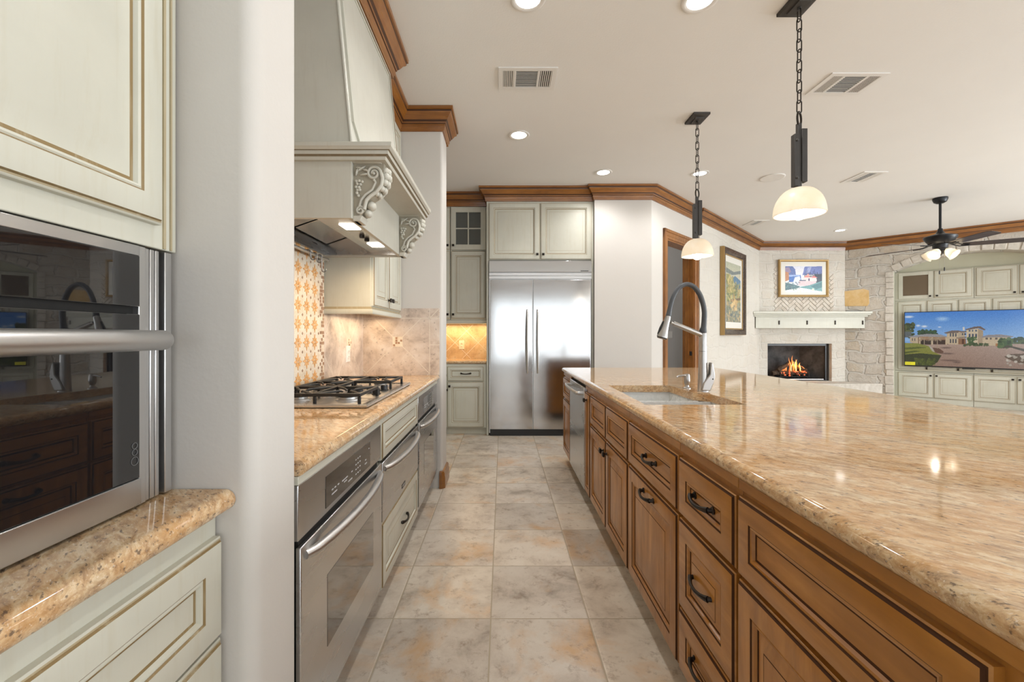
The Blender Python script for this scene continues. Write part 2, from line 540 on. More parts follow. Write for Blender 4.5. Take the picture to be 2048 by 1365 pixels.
class MB:
    """collects shapes (in world coordinates through the matrix T) and links them as ONE mesh object"""
    def __init__(s, T=None):
        s.v, s.f, s.m, s.T = [], [], [], (T or I4)

    def add(s, vs, fs, mat=0):
        b = len(s.v)
        s.v += [tuple(s.T @ Vector(p)) for p in vs]
        for i, f in enumerate(fs):
            s.f.append([b + j for j in f])
            s.m.append(mat[i] if isinstance(mat, (list, tuple)) else mat)
        return s

    def box(s, x0, x1, y0, y1, z0, z1, mat=0):
        return s.add([(x0, y0, z0), (x1, y0, z0), (x1, y1, z0), (x0, y1, z0), (x0, y0, z1), (x1, y0, z1), (x1, y1, z1), (x0, y1, z1)],
                     [(0, 3, 2, 1), (4, 5, 6, 7), (0, 1, 5, 4), (1, 2, 6, 5), (2, 3, 7, 6), (3, 0, 4, 7)], mat)

    def prism(s, poly, a, b, axis='z', mat=0):
        """polygon extruded along axis; poly in the other two coordinates (xy, xz or yz)"""
        put = {'z': lambda p, t: (p[0], p[1], t), 'y': lambda p, t: (p[0], t, p[1]), 'x': lambda p, t: (t, p[0], p[1])}[axis]
        n = len(poly)
        vs = [put(p, a) for p in poly] + [put(p, b) for p in poly]
        fs = [tuple(range(n))[::-1], tuple(range(n, 2 * n))] + [(i, (i + 1) % n, n + (i + 1) % n, n + i) for i in range(n)]
        return s.add(vs, fs, mat)

    def tube(s, pts, r, n=10, mat=0, closed=False, caps=True, flat=None):
        pts = [Vector(p) for p in pts]
        N = len(pts)
        rs = r if isinstance(r, (list, tuple)) else [r] * N
        tang = []
        for i in range(N):
            if closed:
                d = pts[(i + 1) % N] - pts[i - 1]
            else:
                d = pts[min(i + 1, N - 1)] - pts[max(i - 1, 0)]
            tang.append(d.normalized())
        up = Vector((0, 0, 1)) if abs(tang[0].z) < 0.9 else Vector((1, 0, 0))
        vs = []
        side = tang[0].cross(up).normalized()
        for i in range(N):
            t = tang[i]
            side = (side - t * side.dot(t)).normalized()
            u = t.cross(side)
            fx, fy = flat if flat else (1, 1)
            for j in range(n):
                a = 2 * math.pi * j / n
                vs.append(pts[i] + side * (math.cos(a) * rs[i] * fx) + u * (math.sin(a) * rs[i] * fy))
        fs = []
        for i in range(N if closed else N - 1):
            k = (i + 1) % N
            for j in range(n):
                fs.append((i * n + j, i * n + (j + 1) % n, k * n + (j + 1) % n, k * n + j))
        if caps and not closed:
            fs.append(tuple(range(n))[::-1])
            fs.append(tuple(range((N - 1) * n, N * n)))
        return s.add(vs, fs, mat)

    def cyl(s, p0, p1, r0, r1=None, n=20, mat=0):
        return s.tube([p0, p1], [r0, r0 if r1 is None else r1], n, mat)

    def lathe(s, prof, c, n=28, mat=0, T=None):
        """profile [(r, z)] turned round the z axis through c"""
        c = Vector(c)
        vs, fs, ms = [], [], []
        for (r, z) in prof:
            for j in range(n):
                a = 2 * math.pi * j / n
                p = Vector((r * math.cos(a), r * math.sin(a), z))
                if T is not None:
                    p = T @ p
                vs.append(c + p)
        for i in range(len(prof) - 1):
            for j in range(n):
                fs.append((i * n + j, i * n + (j + 1) % n, (i + 1) * n + (j + 1) % n, (i + 1) * n + j))
        if prof[0][0] > 1e-6:
            fs.append(tuple(range(n))[::-1])
        if prof[-1][0] > 1e-6:
            fs.append(tuple(range((len(prof) - 1) * n, len(prof) * n)))
        return s.add(vs, fs, mat)

    def ball(s, c, r, n=12, mat=0, sx=1, sy=1, sz=1):
        pr = [(max(1e-5, r * math.sin(math.pi * i / n)), -r * math.cos(math.pi * i / n)) for i in range(n + 1)]
        T = Matrix.Diagonal((sx, sy, sz))
        return s.lathe(pr, c, n + 4, mat, T)

    def loops(s, rings, mats=None, cap=True, close=False):
        """rings of equal-length point lists joined by quads; mats[i] colours the band between ring i and i+1"""
        n = len(rings[0])
        vs = [p for r in rings for p in r]
        fs, ms = [], []
        for i in range(len(rings) - 1):
            for j in range(n):
                fs.append((i * n + j, i * n + (j + 1) % n, (i + 1) * n + (j + 1) % n, (i + 1) * n + j))
                ms.append(mats[i] if mats else 0)
        if cap:
            fs.append(tuple(range((len(rings) - 1) * n, len(rings) * n)))
            ms.append(mats[-1] if mats else 0)
        if close:
            fs.append(tuple(range(n))[::-1])
            ms.append(0)
        return s.add(vs, fs, ms)

    def build(s, name, mats, parent=None, smooth=True, bevel=0.0, label=None, cat=None, group=None, kind=None, recalc=True, sharp=35):
        me = bpy.data.meshes.new(name)
        vs = [Vector(p) for p in s.v]
        if parent is not None:
            org = Vector(parent['_o'])
        else:
            lo = [min(p[i] for p in vs) for i in range(3)]
            hi = [max(p[i] for p in vs) for i in range(3)]
            org = Vector(((lo[0] + hi[0]) / 2, (lo[1] + hi[1]) / 2, lo[2]))
        me.from_pydata([tuple(p - org) for p in vs], [], s.f)
        mats = mats if isinstance(mats, (list, tuple)) else [mats]
        for m in mats:
            me.materials.append(M[m] if isinstance(m, str) else m)
        me.polygons.foreach_set('material_index', s.m)
        if recalc:
            bm = bmesh.new()
            bm.from_mesh(me)
            bmesh.ops.recalc_face_normals(bm, faces=bm.faces)
            bm.to_mesh(me)
            bm.free()
        if smooth:
            me.polygons.foreach_set('use_smooth', [True] * len(me.polygons))
            me.set_sharp_from_angle(angle=math.radians(sharp))
        me.update()
        o = bpy.data.objects.new(name, me)
        COL.objects.link(o)
        if parent is not None:
            o.parent = parent
        else:
            o.location = org
        o['_o'] = tuple(org)
        if bevel:
            md = o.modifiers.new('edge', 'BEVEL')
            md.width = bevel
            md.segments = 2
            md.limit_method = 'ANGLE'
            md.angle_limit = math.radians(40)
        tag(o, label, cat, group, kind)
        return o


def tag(o, label=None, cat=None, group=None, kind=None):
    if label:
        o['label'] = label
    if cat:
        o['category'] = cat
    if group:
        o['group'] = group
    if kind:
        o['kind'] = kind
    return o


def T(name, label, cat, loc, group=None):
    """a thing: an Empty at its base that parents its parts"""
    o = bpy.data.objects.new(name, None)
    o.empty_display_size = 0.1
    o.location = loc
    o['_o'] = tuple(loc)
    COL.objects.link(o)
    return tag(o, label, cat, group)


def copy_tree(root, delta, label=None):
    """a copy of a thing with copies of its parts and sub-parts"""
    def rec(o, parent):
        c = o.copy()
        COL.objects.link(c)
        if parent is not None:
            c.parent = parent
        for ch in [q for q in kids.get(o, [])]:
            rec(ch, c)
        return c
    kids = {}
    for q in COL.objects:
        if q.parent is not None:
            kids.setdefault(q.parent, []).append(q)
    c = rec(root, None)
    c.location = Vector(root.location) + Vector(delta)
    if label:
        c['label'] = label
    return c


def struct(name, mb, mat, **kw):
    return mb.build(name, mat, kind='structure', **kw)


def rect(x0, x1, z0, z1, y):
    return [(x0, y, z0), (x1, y, z0), (x1, y, z1), (x0, y, z1)]


def front_mb(Tm, w, h, style='raised', s=0.055, t=0.02, edge=True):
    """cabinet door or drawer front: x 0..w, z 0..h, outward y 0..t ; materials 0 paint, 1 glaze, 2 thin glaze"""
    mb = MB(Tm)
    if edge:
        seq = [(0, 0, 0), (0, t - 0.009, 0), (0.003, t - 0.006, 2), (0.0058, t - 0.0055, 1), (0.0080, t - 0.001, 0), (0.011, t, 0)]
    else:
        seq = [(0, 0, 0), (0, t - 0.004, 0), (0.004, t, 0)]
    seq += [(s, t, 1), (s + 0.0032, t - 0.003, 0), (s + 0.006, t - 0.0015, 0), (s + 0.010, t - 0.003, 0), (s + 0.013, t - 0.010, 1), (s + 0.019, t - 0.0105, 0)]
    if style == 'raised':
        seq += [(s + 0.021, t - 0.0105, 0), (s + 0.048, t - 0.003, 2), (s + 0.0505, t - 0.0025, 0)]
    elif style == 'raised_wide':
        seq += [(s + 0.022, t - 0.0105, 0), (s + 0.062, t - 0.0005, 0), (s + 0.064, t, 0)]
    elif style == 'raised_small':
        seq += [(s + 0.021, t - 0.0105, 0), (s + 0.038, t - 0.004, 2), (s + 0.040, t - 0.0035, 0)]
    rings = [rect(a, w - a, a, h - a, y) for (a, y, _) in seq]
    mats = [q[2] for q in seq]
    mb.loops(rings, mats, cap=True, close=True)
    return mb


def pull_mb(Tm, cx, cz, y0, length=0.115, upright=False):
    """forged arch pull with two flared feet, standing on the plane y = y0"""
    mb = MB(Tm)
    h = length / 2
    P = (lambda a, y, b=0: (cx + b, y, cz + a)) if upright else (lambda a, y, b=0: (cx + a, y, cz + b))
    for sgn in (-1, 1):
        mb.tube([P(sgn * h, y0), P(sgn * h, y0 + 0.004), P(sgn * h, y0 + 0.006), P(sgn * (h - 0.002), y0 + 0.018)], [0.011, 0.011, 0.007, 0.0065], 10)
    pts, rs = [], []
    for i in range(11):
        a = -1 + 2 * i / 10
        pts.append(P(a * (h - 0.001) * 1.0, y0 + 0.016 + 0.014 * math.cos(a * HALF) ** 0.7, -0.006 * math.cos(a * HALF)))
        rs.append(0.0048 + 0.003 * abs(a) ** 3)
    mb.tube(pts, rs, 8, flat=(1.0, 1.25))
    return mb


def knob_mb(Tm, cx, cz, y0, r=0.014):
    mb = MB(Tm)
    mb.tube([(cx, y0, cz), (cx, y0 + 0.003, cz), (cx, y0 + 0.004, cz), (cx, y0 + 0.014, cz)], [0.009, 0.009, 0.005, 0.005], 10)
    mb.loops([rect(cx - a, cx + a, cz - a, cz + a, y) for a, y in ((r * 0.6, y0 + 0.014), (r, y0 + 0.018), (r, y0 + 0.024), (r * 0.75, y0 + 0.028))], cap=True, close=True)
    return mb


def sweep_mb(path, prof, mats, closed=False):
    """moulding: profile [(d, z)] carried along a level path with mitred corners; d is measured to the right of travel"""
    n = len(path)
    rings = []
    for i in range(n):
        p = Vector(path[i][:2])
        d0 = (p - Vector(path[i - 1][:2])).normalized() if i > 0 else None
        d1 = (Vector(path[i + 1][:2]) - p).normalized() if i < n - 1 else None
        n0 = Vector((d0.y, -d0.x)) if d0 else None
        n1 = Vector((d1.y, -d1.x)) if d1 else None
        if n0 is None:
            m = n1
        elif n1 is None:
            m = n0
        else:
            b = n0 + n1
            m = b / (1 + n0.dot(n1))
        rings.append([(p.x + m.x * d, p.y + m.y * d, z) for d, z in prof])
    mb = MB()
    k = len(prof)
    vs = [q for r in rings for q in r]
    fs, ms = [], []
    for i in range(n - 1):
        for j in range(k - 1):
            fs.append((i * k + j, i * k + j + 1, (i + 1) * k + j + 1, (i + 1) * k + j))
            ms.append(mats[j])
    fs += [tuple(range(k)), tuple(range((n - 1) * k, n * k))]
    ms += [0, 0]
    mb.add(vs, fs, ms)
    return mb


def arc_pts(cx, cy, r, a0, a1, n):
    return [(cx + r * math.cos(math.radians(a0 + (a1 - a0) * i / n)), cy + r * math.sin(math.radians(a0 + (a1 - a0) * i / n))) for i in range(n + 1)]


# ---- pictures painted into a face-colour grid (only for the screen and the framed prints)
class Canvas:
    def __init__(s, w, h, col):
        s.w, s.h = w, h
        s.a = np.zeros((h, w, 3))
        s.a[:] = np.array(col) / 255.0
        s.x, s.y = np.meshgrid((np.arange(w) + 0.5) / w, (np.arange(h) + 0.5) / h)   # y runs downwards 0..1
        s.rng = np.random.RandomState(5)

    def mask_poly(s, pts):
        m = np.zeros(s.x.shape, bool)
        n = len(pts)
        for i in range(n):
            x0, y0 = pts[i]
            x1, y1 = pts[(i + 1) % n]
            if y0 == y1:
                continue
            c = ((s.y < y0) != (s.y < y1)) & (s.x < (x1 - x0) * (s.y - y0) / (y1 - y0) + x0)
            m ^= c
        return m

    def put(s, m, col, op=1.0):
        c = np.array(col) / 255.0
        mm = (m * op)[..., None] if m.dtype != bool else (m.astype(float) * op)[..., None]
        s.a = s.a * (1 - mm) + c * mm

    def poly(s, pts, col, op=1.0):
        s.put(s.mask_poly(pts), col, op)

    def box(s, x0, x1, y0, y1, col, op=1.0):
        s.put((s.x >= x0) & (s.x < x1) & (s.y >= y0) & (s.y < y1), col, op)

    def ell(s, cx, cy, rx, ry, col, op=1.0, soft=0.0):
        d = np.sqrt(((s.x - cx) / rx) ** 2 + ((s.y - cy) / ry) ** 2)
        if soft:
            s.put(np.clip((1 - d) / soft, 0, 1), col, op)
        else:
            s.put(d < 1, col, op)

    def grad(s, y0, y1, c0, c1, m=None):
        t = np.clip((s.y - y0) / (y1 - y0), 0, 1)[..., None]
        g = np.array(c0) / 255 * (1 - t) + np.array(c1) / 255 * t
        k = (s.y >= y0) & (s.y < y1) if m is None else m
        s.a[k] = g[k]

    def blobs(s, n, x0, x1, y0, y1, r, cols, op=0.8):
        for _ in range(n):
            s.ell(s.rng.uniform(x0, x1), s.rng.uniform(y0, y1), r * s.rng.uniform(0.5, 1.3), r * s.rng.uniform(0.5, 1.3) * s.w / s.h,
                  cols[s.rng.randint(len(cols))], op)

    def speckle(s, amt, m=None):
        n = s.rng.uniform(-amt, amt, s.x.shape)[..., None] / 255
        s.a = np.clip(s.a + (n if m is None else n * m[..., None]), 0, 1)

    def build(s, name, mat, Tm, w, h, parent, **kw):
        """flat sheet x 0..w, z 0..h in the plane y = 0 of Tm"""
        me = bpy.data.meshes.new(name)
        W, H = s.w, s.h
        gx, gz = np.meshgrid(np.linspace(0, w, W + 1), np.linspace(h, 0, H + 1))
        P = np.stack([gx.ravel(), np.zeros(gx.size), gz.ravel(), np.ones(gx.size)], 1)
        R = np.array(Tm)
        P = (P @ R.T)[:, :3] - np.array(parent['_o'])
        me.vertices.add(len(P))
        me.vertices.foreach_set('co', P.ravel())
        i = np.arange(H)[:, None] * (W + 1) + np.arange(W)[None, :]
        Q = np.stack([i, i + W + 1, i + W + 2, i + 1], -1).reshape(-1, 4)
        me.loops.add(Q.size)
        me.polygons.add(len(Q))
        me.loops.foreach_set('vertex_index', Q.ravel())
        me.polygons.foreach_set('loop_start', np.arange(len(Q)) * 4)
        me.update(calc_edges=True)
        at = me.attributes.new('paint', 'FLOAT_COLOR', 'FACE')
        a = s.a.reshape(-1, 3)
        L = np.where(a <= 0.04045, a / 12.92, ((a + 0.055) / 1.055) ** 2.4)
        at.data.foreach_set('color', np.concatenate([L, np.ones((len(L), 1))], 1).ravel())
        me.materials.append(M[mat])
        me.validate()
        o = bpy.data.objects.new(name, me)
        COL.objects.link(o)
        o.parent = parent
        o['_o'] = parent['_o']
        tag(o, **kw)
        return o

# ------------------------------------------------------------------ the setting
CEIL = 3.0
XW = -1.115          # wall behind the range counter
WBY = 5.15            # plain wall beside the refrigerator
C0 = Vector((1.785, WBY))          # where the back wall turns 45 degrees towards the doorway
YF = 5.21             # face of the refrigerator cabinet
FPY = 8.24           # chimney breast wall
A0 = Vector((6.563, 8.24))          # where the chimney wall turns 45 degrees towards the television
LW = frame((C0.x, C0.y, 0), (R2, R2, 0), (R2, -R2, 0))          # x along the doorway wall, y into the room
RW = frame((A0.x, A0.y, 0), (R2, -R2, 0), (-R2, -R2, 0))        # x along the television wall, y into the room

mb = MB()
mb.box(-2.4, 10.9, -4.1, 9.9, -0.10, 0.0)
struct('floor', mb, 'floor', smooth=False)
mb = MB()
mb.box(-2.4, 10.9, -4.1, 9.9, CEIL, CEIL + 0.1)
struct('ceiling', mb, 'ceiling', smooth=False)


def wall_box(name, x0, x1, y0, y1, mat='wall', z0=0.0, z1=CEIL, Tm=None):
    b = MB(Tm)
    b.box(x0, x1, y0, y1, z0, z1)
    return struct(name, b, mat, smooth=False)


# end of the divider wall between the oven niche and the range, bull-nosed corners
def rounded_end(x_back, x_end, y0, y1, r):
    return [(x_back, y0)] + arc_pts(x_end - r, y0 + r, r, -90, 0, 8) + arc_pts(x_end - r, y1 - r, r, 0, 90, 8) + [(x_back, y1)]


mb = MB()
mb.prism(rounded_end(-1.30, -0.515, 0.893, 1.09, 0.035), 0, CEIL)
struct('wall_near', mb, 'wall')
mb = MB()
mb.prism(rounded_end(-1.30, -0.478, 3.42, 3.68, 0.022), 0, CEIL)
struct('wall_far', mb, 'wall')
wall_box('wall_left', -1.30, XW, 1.09, 3.42)
wall_box('wall_left_near', -1.40, -1.30, -4.0, 1.0)
wall_box('wall_pantry', -2.3, -2.2, 3.6, 5.9)
wall_box('wall_pantry_back', -2.3, 1.1, 5.75, 5.87)
wall_box('wall_pantry_front', -2.3, -1.30, 3.48, 3.6)
# plain wall beside the refrigerator, then the doorway wall
mb = MB()
mb.prism([(1.102, WBY), (C0.x, C0.y), (C0.x - 0.2, C0.y + 0.2), (C0.x - 0.2, 5.87), (1.102, 5.87)], 0, CEIL)
struct('wall_back', mb, 'wall', smooth=False)
DO0, DO1, DH = 0.418, 1.29, 2.44     # doorway opening along the wall and its height
mb = MB(LW)
mb.box(0, DO0, -0.14, 0, 0, CEIL)
mb.box(DO0, DO1, -0.14, 0, DH, CEIL)
mb.box(DO1, 1.46, -0.14, 0, 0, CEIL)
struct('wall_doorway', mb, 'wall', smooth=False)
mb = MB(LW)
mb.box(1.43, 4.55, -0.14, 0.03, 0, CEIL)
struct('wall_stone_left', mb, 'stone_l', smooth=False)
# hallway seen through the doorway
mb = MB(LW)
mb.box(-0.1, 2.2, -1.60, -1.50, 0, CEIL)
mb.box(2.1, 2.2, -1.5, -0.14, 0, CEIL)
struct('wall_hallway', mb, 'hall', smooth=False)
# casing and jamb of the doorway
mb = MB(LW)
cw, cp = 0.112, 0.024
def casing_leg(x_in, x_out):
    s = 1 if x_out > x_in else -1
    pr = [(x_in, 0), (x_in, cp * 0.55), (x_in + s * 0.03, cp * 0.6), (x_in + s * 0.036, cp * 0.8), (x_in + s * 0.075, cp * 0.85), (x_in + s * 0.08, cp * 1.3), (x_out, cp * 1.3), (x_out, 0)]
    mb.prism(pr, 0, DH + cw, 'z')
casing_leg(DO0, DO0 - cw)
casing_leg(DO1, DO1 + cw)
pr = [(0, DH), (cp * 0.55, DH), (cp * 0.6, DH + 0.03), (cp * 0.8, DH + 0.036), (cp * 0.85, DH + 0.075), (cp * 1.3, DH + 0.08), (cp * 1.3, DH + cw), (0, DH + cw)]
mb.prism(pr, DO0 - cw, DO1 + cw, 'x')
mb.box(DO0 - 0.001, DO0 + 0.02, -0.15, 0.001, 0, DH)
mb.box(DO1 - 0.02, DO1 + 0.001, -0.15, 0.001, 0, DH)
mb.box(DO0, DO1, -0.15, 0.001, DH - 0.02, DH)
mb.box(DO1 - 0.034, DO1 - 0.02, -0.11, -0.06, 0, DH - 0.02)
mb.box(DO0 + 0.02, DO0 + 0.034, -0.11, -0.06, 0, DH - 0.02)
door = struct('door_1', mb, 'casing')
mb = MB(LW)
mb.box(DO1 - 0.0225, DO1 - 0.0198, -0.05, -0.018, 0.925, 0.985)
mb.build('strike_plate', 'black', door)

# chimney wall with the firebox opening
FX0, FX1, FZ0, FZ1 = 5.08, 6.31, 0.33, 1.05
mb = MB()
mb.box(4.7, FX0, FPY, FPY + 0.6, 0, CEIL)
mb.box(FX1, 6.8, FPY, FPY + 0.6, 0, CEIL)
mb.box(FX0, FX1, FPY, FPY + 0.6, FZ1, CEIL)
mb.box(FX0, FX1, FPY, FPY + 0.6, 0, FZ0)
struct('wall_chimney', mb, 'stone_f', smooth=False)

# television wall: stone with an arched alcove
OP0, OP1, SPR, RISE, AD = 0.689, 2.66, 2.365, 0.235, 0.34
oc, oh = (OP0 + OP1) / 2, (OP1 - OP0) / 2
AR = (oh * oh + RISE * RISE) / (2 * RISE)
def arch_z(x):
    return SPR + RISE - AR + math.sqrt(AR * AR - (x - oc) ** 2)
NA = 28
ax = [OP0 + (OP1 - OP0) * i / NA for i in range(NA + 1)]
mb = MB(RW)
WEND = 5.93
mb.box(-0.12, OP0, -0.5, 0, 0, CEIL)
mb.box(OP1, WEND, -0.5, 0, 0, CEIL)
struct('wall_stone_right', mb, 'stone_r', smooth=False)
mb = MB(RW)
for i in range(NA):
    mb.prism([(ax[i], arch_z(ax[i])), (ax[i + 1], arch_z(ax[i + 1])), (ax[i + 1], CEIL), (ax[i], CEIL)], -0.5, 0, 'y')
struct('wall_stone_over_alcove', mb, 'stone_r', smooth=False)
mb = MB(RW)
mb.box(OP0 - 0.02, OP1 + 0.02, -AD - 0.06, -AD, 0, CEIL - 0.05)
mb.box(OP0 - 0.005, OP0 + 0.004, -AD, -0.04, 0, SPR)
mb.box(OP1 - 0.004, OP1 + 0.005, -AD, -0.04, 0, SPR)
struct('wall_alcove', mb, 'alcove', smooth=False)
# rough arch stones and jamb stones round the alcove
rng = random.Random(3)
mb = MB(RW)
n_v = 15
th = math.asin(oh / AR)
zc = SPR + RISE - AR
for i in range(n_v):
    a0, a1 = -th + 2 * th * i / n_v + 0.003, -th + 2 * th * (i + 1) / n_v - 0.003
    ro = AR + rng.uniform(0.10, 0.14)
    pr = rng.uniform(0.006, 0.02)
    pts = [(oc + AR * math.sin(a0), zc + AR * math.cos(a0)), (oc + AR * math.sin(a1), zc + AR * math.cos(a1)),
           (oc + ro * math.sin(a1), zc + ro * math.cos(a1)), (oc + ro * math.sin(a0), zc + ro * math.cos(a0))]
    mb.prism(pts, -0.05, pr, 'y')
for x0, x1 in ((OP0 - 0.11, OP0), (OP1, OP1 + 0.11)):
    z = 0.02
    while z < SPR - 0.02:
        h = rng.uniform(0.09, 0.17)
        e = rng.uniform(-0.012, 0.012)
        mb.box(x0 + e, x1, -0.05, rng.uniform(0.01, 0.028), z, min(z + h, SPR) - 0.006)
        z += h
struct('trim_1', mb, 'arch_stone', bevel=0.008)
mb = MB(RW)
pts = [(0.03, 1.80), (0.36, 1.79), (0.385, 1.84), (0.38, 2.08), (0.30, 2.115), (0.15, 2.10), (0.02, 2.09)]
mb.prism([(x - 0.03, z - 0.035) for x, z in pts], -0.02, 0.006, 'y')
struct('trim_2', mb, 'orange_stone', bevel=0.006)

# walls out of the frame: window wall beyond the television, rear wall behind the camera
we = RW @ Vector((WEND, 0, 0))
def window_wall(name, Tm, length, wins, z0, z1):
    b = MB(Tm)
    x = 0
    for (w0, w1) in wins:
        b.box(x, w0, -0.15, 0, 0, CEIL)
        b.box(w0, w1, -0.15, 0, 0, z0)
        b.box(w0, w1, -0.15, 0, z1, CEIL)
        x = w1
    b.box(x, length, -0.15, 0, 0, CEIL)
    struct(name, b, 'wall', smooth=False)
    for (w0, w1) in wins:
        fr = MB(Tm)
        for (a0, a1, c0, c1) in ((w0, w0 + 0.06, z0, z1), (w1 - 0.06, w1, z0, z1), (w0, w1, z0, z0 + 0.06), (w0, w1, z1 - 0.06, z1)):
            fr.box(a0, a1, -0.12, -0.075, c0, c1)
        k = 3
        for i in range(1, k):
            xm = w0 + (w1 - w0) * i / k
            fr.box(xm - 0.025, xm + 0.025, -0.115, -0.08, z0, z1)
        global WN
        WN += 1
        f = struct('window_%d' % WN, fr, 'white', smooth=False)
        pn = MB(Tm)
        pn.box(w0 + 0.05, w1 - 0.05, -0.10, -0.095, z0 + 0.05, z1 - 0.05)
        pn.build('pane', 'pane', f, smooth=False)
WN = 0
TR = frame((10.76, -4.0, 0), (0, 1, 0), (-1, 0, 0))
window_wall('wall_right', TR, 8.06, [(0.8, 4.0), (4.9, 7.5)], 0.2, 2.7)
TB = frame((-1.4, -4.0, 0), (1, 0, 0), (0, 1, 0))
window_wall('wall_rear', TB, 12.2, [(0.2, 5.4), (5.9, 10.3)], 0.31, 2.41)

# crown moulding
CB = CEIL - 0.165
PROF = [(0, CB), (0.013, CB), (0.015, CB + 0.018), (0.022, CB + 0.030), (0.024, CB + 0.052), (0.030, CB + 0.056), (0.033, CB + 0.066), (0.044, CB + 0.078), (0.062, CB + 0.108),
        (0.074, CB + 0.118), (0.079, CB + 0.126), (0.080, CB + 0.140), (0.090, CB + 0.144), (0.092, CB + 0.163), (0.0, CB + 0.163)]
PM = [0, 0, 0, 0, 1, 0, 1, 0, 0, 0, 1, 0, 0, 0]
struct('trim_3', sweep_mb([(XW + 0.002, 1.766), (-0.70, 1.766), (-0.70, 2.70), (-0.82, 2.70), (-0.82, 3.42), (-0.478, 3.42), (-0.478, 3.68), (-1.28, 3.68)], PROF, PM), ['crown', 'crown_dark'])
c1 = LW @ Vector((1.43, 0, 0))
c2 = LW @ Vector((1.43, 0.03, 0))
kx = c2.x - c2.y
struct('trim_4', sweep_mb([(-2.15, 5.42), (-0.193, 5.42), (-0.193, YF), (1.102, YF), (1.102, WBY), (C0.x, C0.y), (c1.x, c1.y), (c2.x, c2.y), (FPY + kx, FPY), (A0.x, A0.y), (we.x, we.y)], PROF, PM), ['crown', 'crown_dark'])
struct('trim_5', sweep_mb([(10.76, 4.0), (10.76, -4.0), (-1.3, -4.0), (-1.3, -0.02)], PROF, PM), ['crown', 'crown_dark'])
# wood base round the end of the far divider wall
BP = [(0, 0), (0.022, 0), (0.022, 0.085), (0.018, 0.10), (0.018, 0.115), (0.012, 0.13), (0, 0.135)]
struct('baseboard_far', sweep_mb([(-0.50, 3.42)] + [(-0.488, 3.42), (-0.478, 3.43)] + [(-0.478, 3.672), (-0.486, 3.68), (-0.62, 3.68)], BP, [0] * 6), ['crown'])

# backsplashes
def tile_field(name, Tm, w, h, mats, cx, cz, d, border=None, insert=True, z_low=0.0):
    """slab with stone face 0, raised grout lines 1 and small brown chips 2; big tiles set on the diagonal round (cx, cz)"""
    b = MB(Tm)
    b.box(0, w, 0, 0.010, z_low, h)
    def strip(p, q, g=0.0055):
        p, q = Vector(p), Vector(q)
        dd = (q - p)
        if dd.length < 1e-4:
            return
        nrm = Vector((-dd.y, dd.x)).normalized() * g / 2
        b.prism([tuple(p - nrm), tuple(q - nrm), tuple(q + nrm), tuple(p + nrm)], 0.0095, 0.0106, 'y', 1)
    x0, x1, z0, z1 = (0, w, z_low, h) if border is None else (0, w - border, z_low, h - border)
    def clip(p, q):
        p, q = Vector(p), Vector(q)
        t0, t1 = 0.0, 1.0
        dd = q - p
        for (pp, qq) in ((-dd.x, p.x - x0), (dd.x, x1 - p.x), (-dd.y, p.y - z0), (dd.y, z1 - p.y)):
            if abs(pp) < 1e-9:
                if qq < 0:
                    return
                continue
            r = qq / pp
            if pp < 0:
                t0 = max(t0, r)
            else:
                t1 = min(t1, r)
        if t0 < t1:
            strip(p + dd * t0, p + dd * t1)
    for k in range(-3, 4):
        o = k * 2 * d
        clip((cx - 3 + o, cz - 3), (cx + 3 + o, cz + 3))
        clip((cx - 3 + o, cz + 3), (cx + 3 + o, cz - 3))
    if border:
        strip((x1, z_low), (x1, h))
        strip((0, z1), (w, z1))
        z = z_low + 0.24
        while z < z1:
            strip((x1, z), (w, z))
            z += 0.26
        strip((x1, z1), (w, h))
    if insert:
        c = 0.018
        b.prism([(cx - 2.2 * c, cz - 2.2 * c), (cx + 2.2 * c, cz - 2.2 * c), (cx + 2.2 * c, cz + 2.2 * c), (cx - 2.2 * c, cz + 2.2 * c)], 0.0098, 0.0112, 'y', 3)
        for i in range(4):
            for j in range(4):
                if (i, j) in ((0, 0), (1, 1), (2, 1), (1, 2), (3, 2), (1, 3)):
                    xx, zz = cx + (i - 2) * c * 1.05, cz + (j - 2) * c * 1.05
                    b.prism([(xx + 0.001, zz + 0.001), (xx + c - 0.001, zz + 0.001), (xx + c - 0.001, zz + c - 0.001), (xx + 0.001, zz + c - 0.001)], 0.0098, 0.0120, 'y', 2)
    return struct(name, b, mats, smooth=False)

CT = 0.90           # worktop height
tile_field('wall_backsplash_end', frame((XW, 3.42, 0), (1, 0, 0), (0, -1, 0)), 0.615, 1.43, ['tile', 'grout', 'brown_chip', 'mosaic'], 0.284, 1.165, 0.25, 0.078, True, CT)
tile_field('wall_backsplash_side', frame((XW, 2.66, 0), (0, 1, 0), (1, 0, 0)), 0.75, 1.40, ['tile', 'grout', 'brown_chip', 'mosaic'], 0.44, 1.155, 0.25, None, True, CT)
tile_field('wall_backsplash_pantry', frame((-1.6, 5.75, 0), (1, 0, 0), (0, -1, 0)), 1.41, 1.40, ['tile_gold', 'grout', 'brown_chip', 'tile_gold'], 1.12, 0.96, 0.155, None, False, CT)

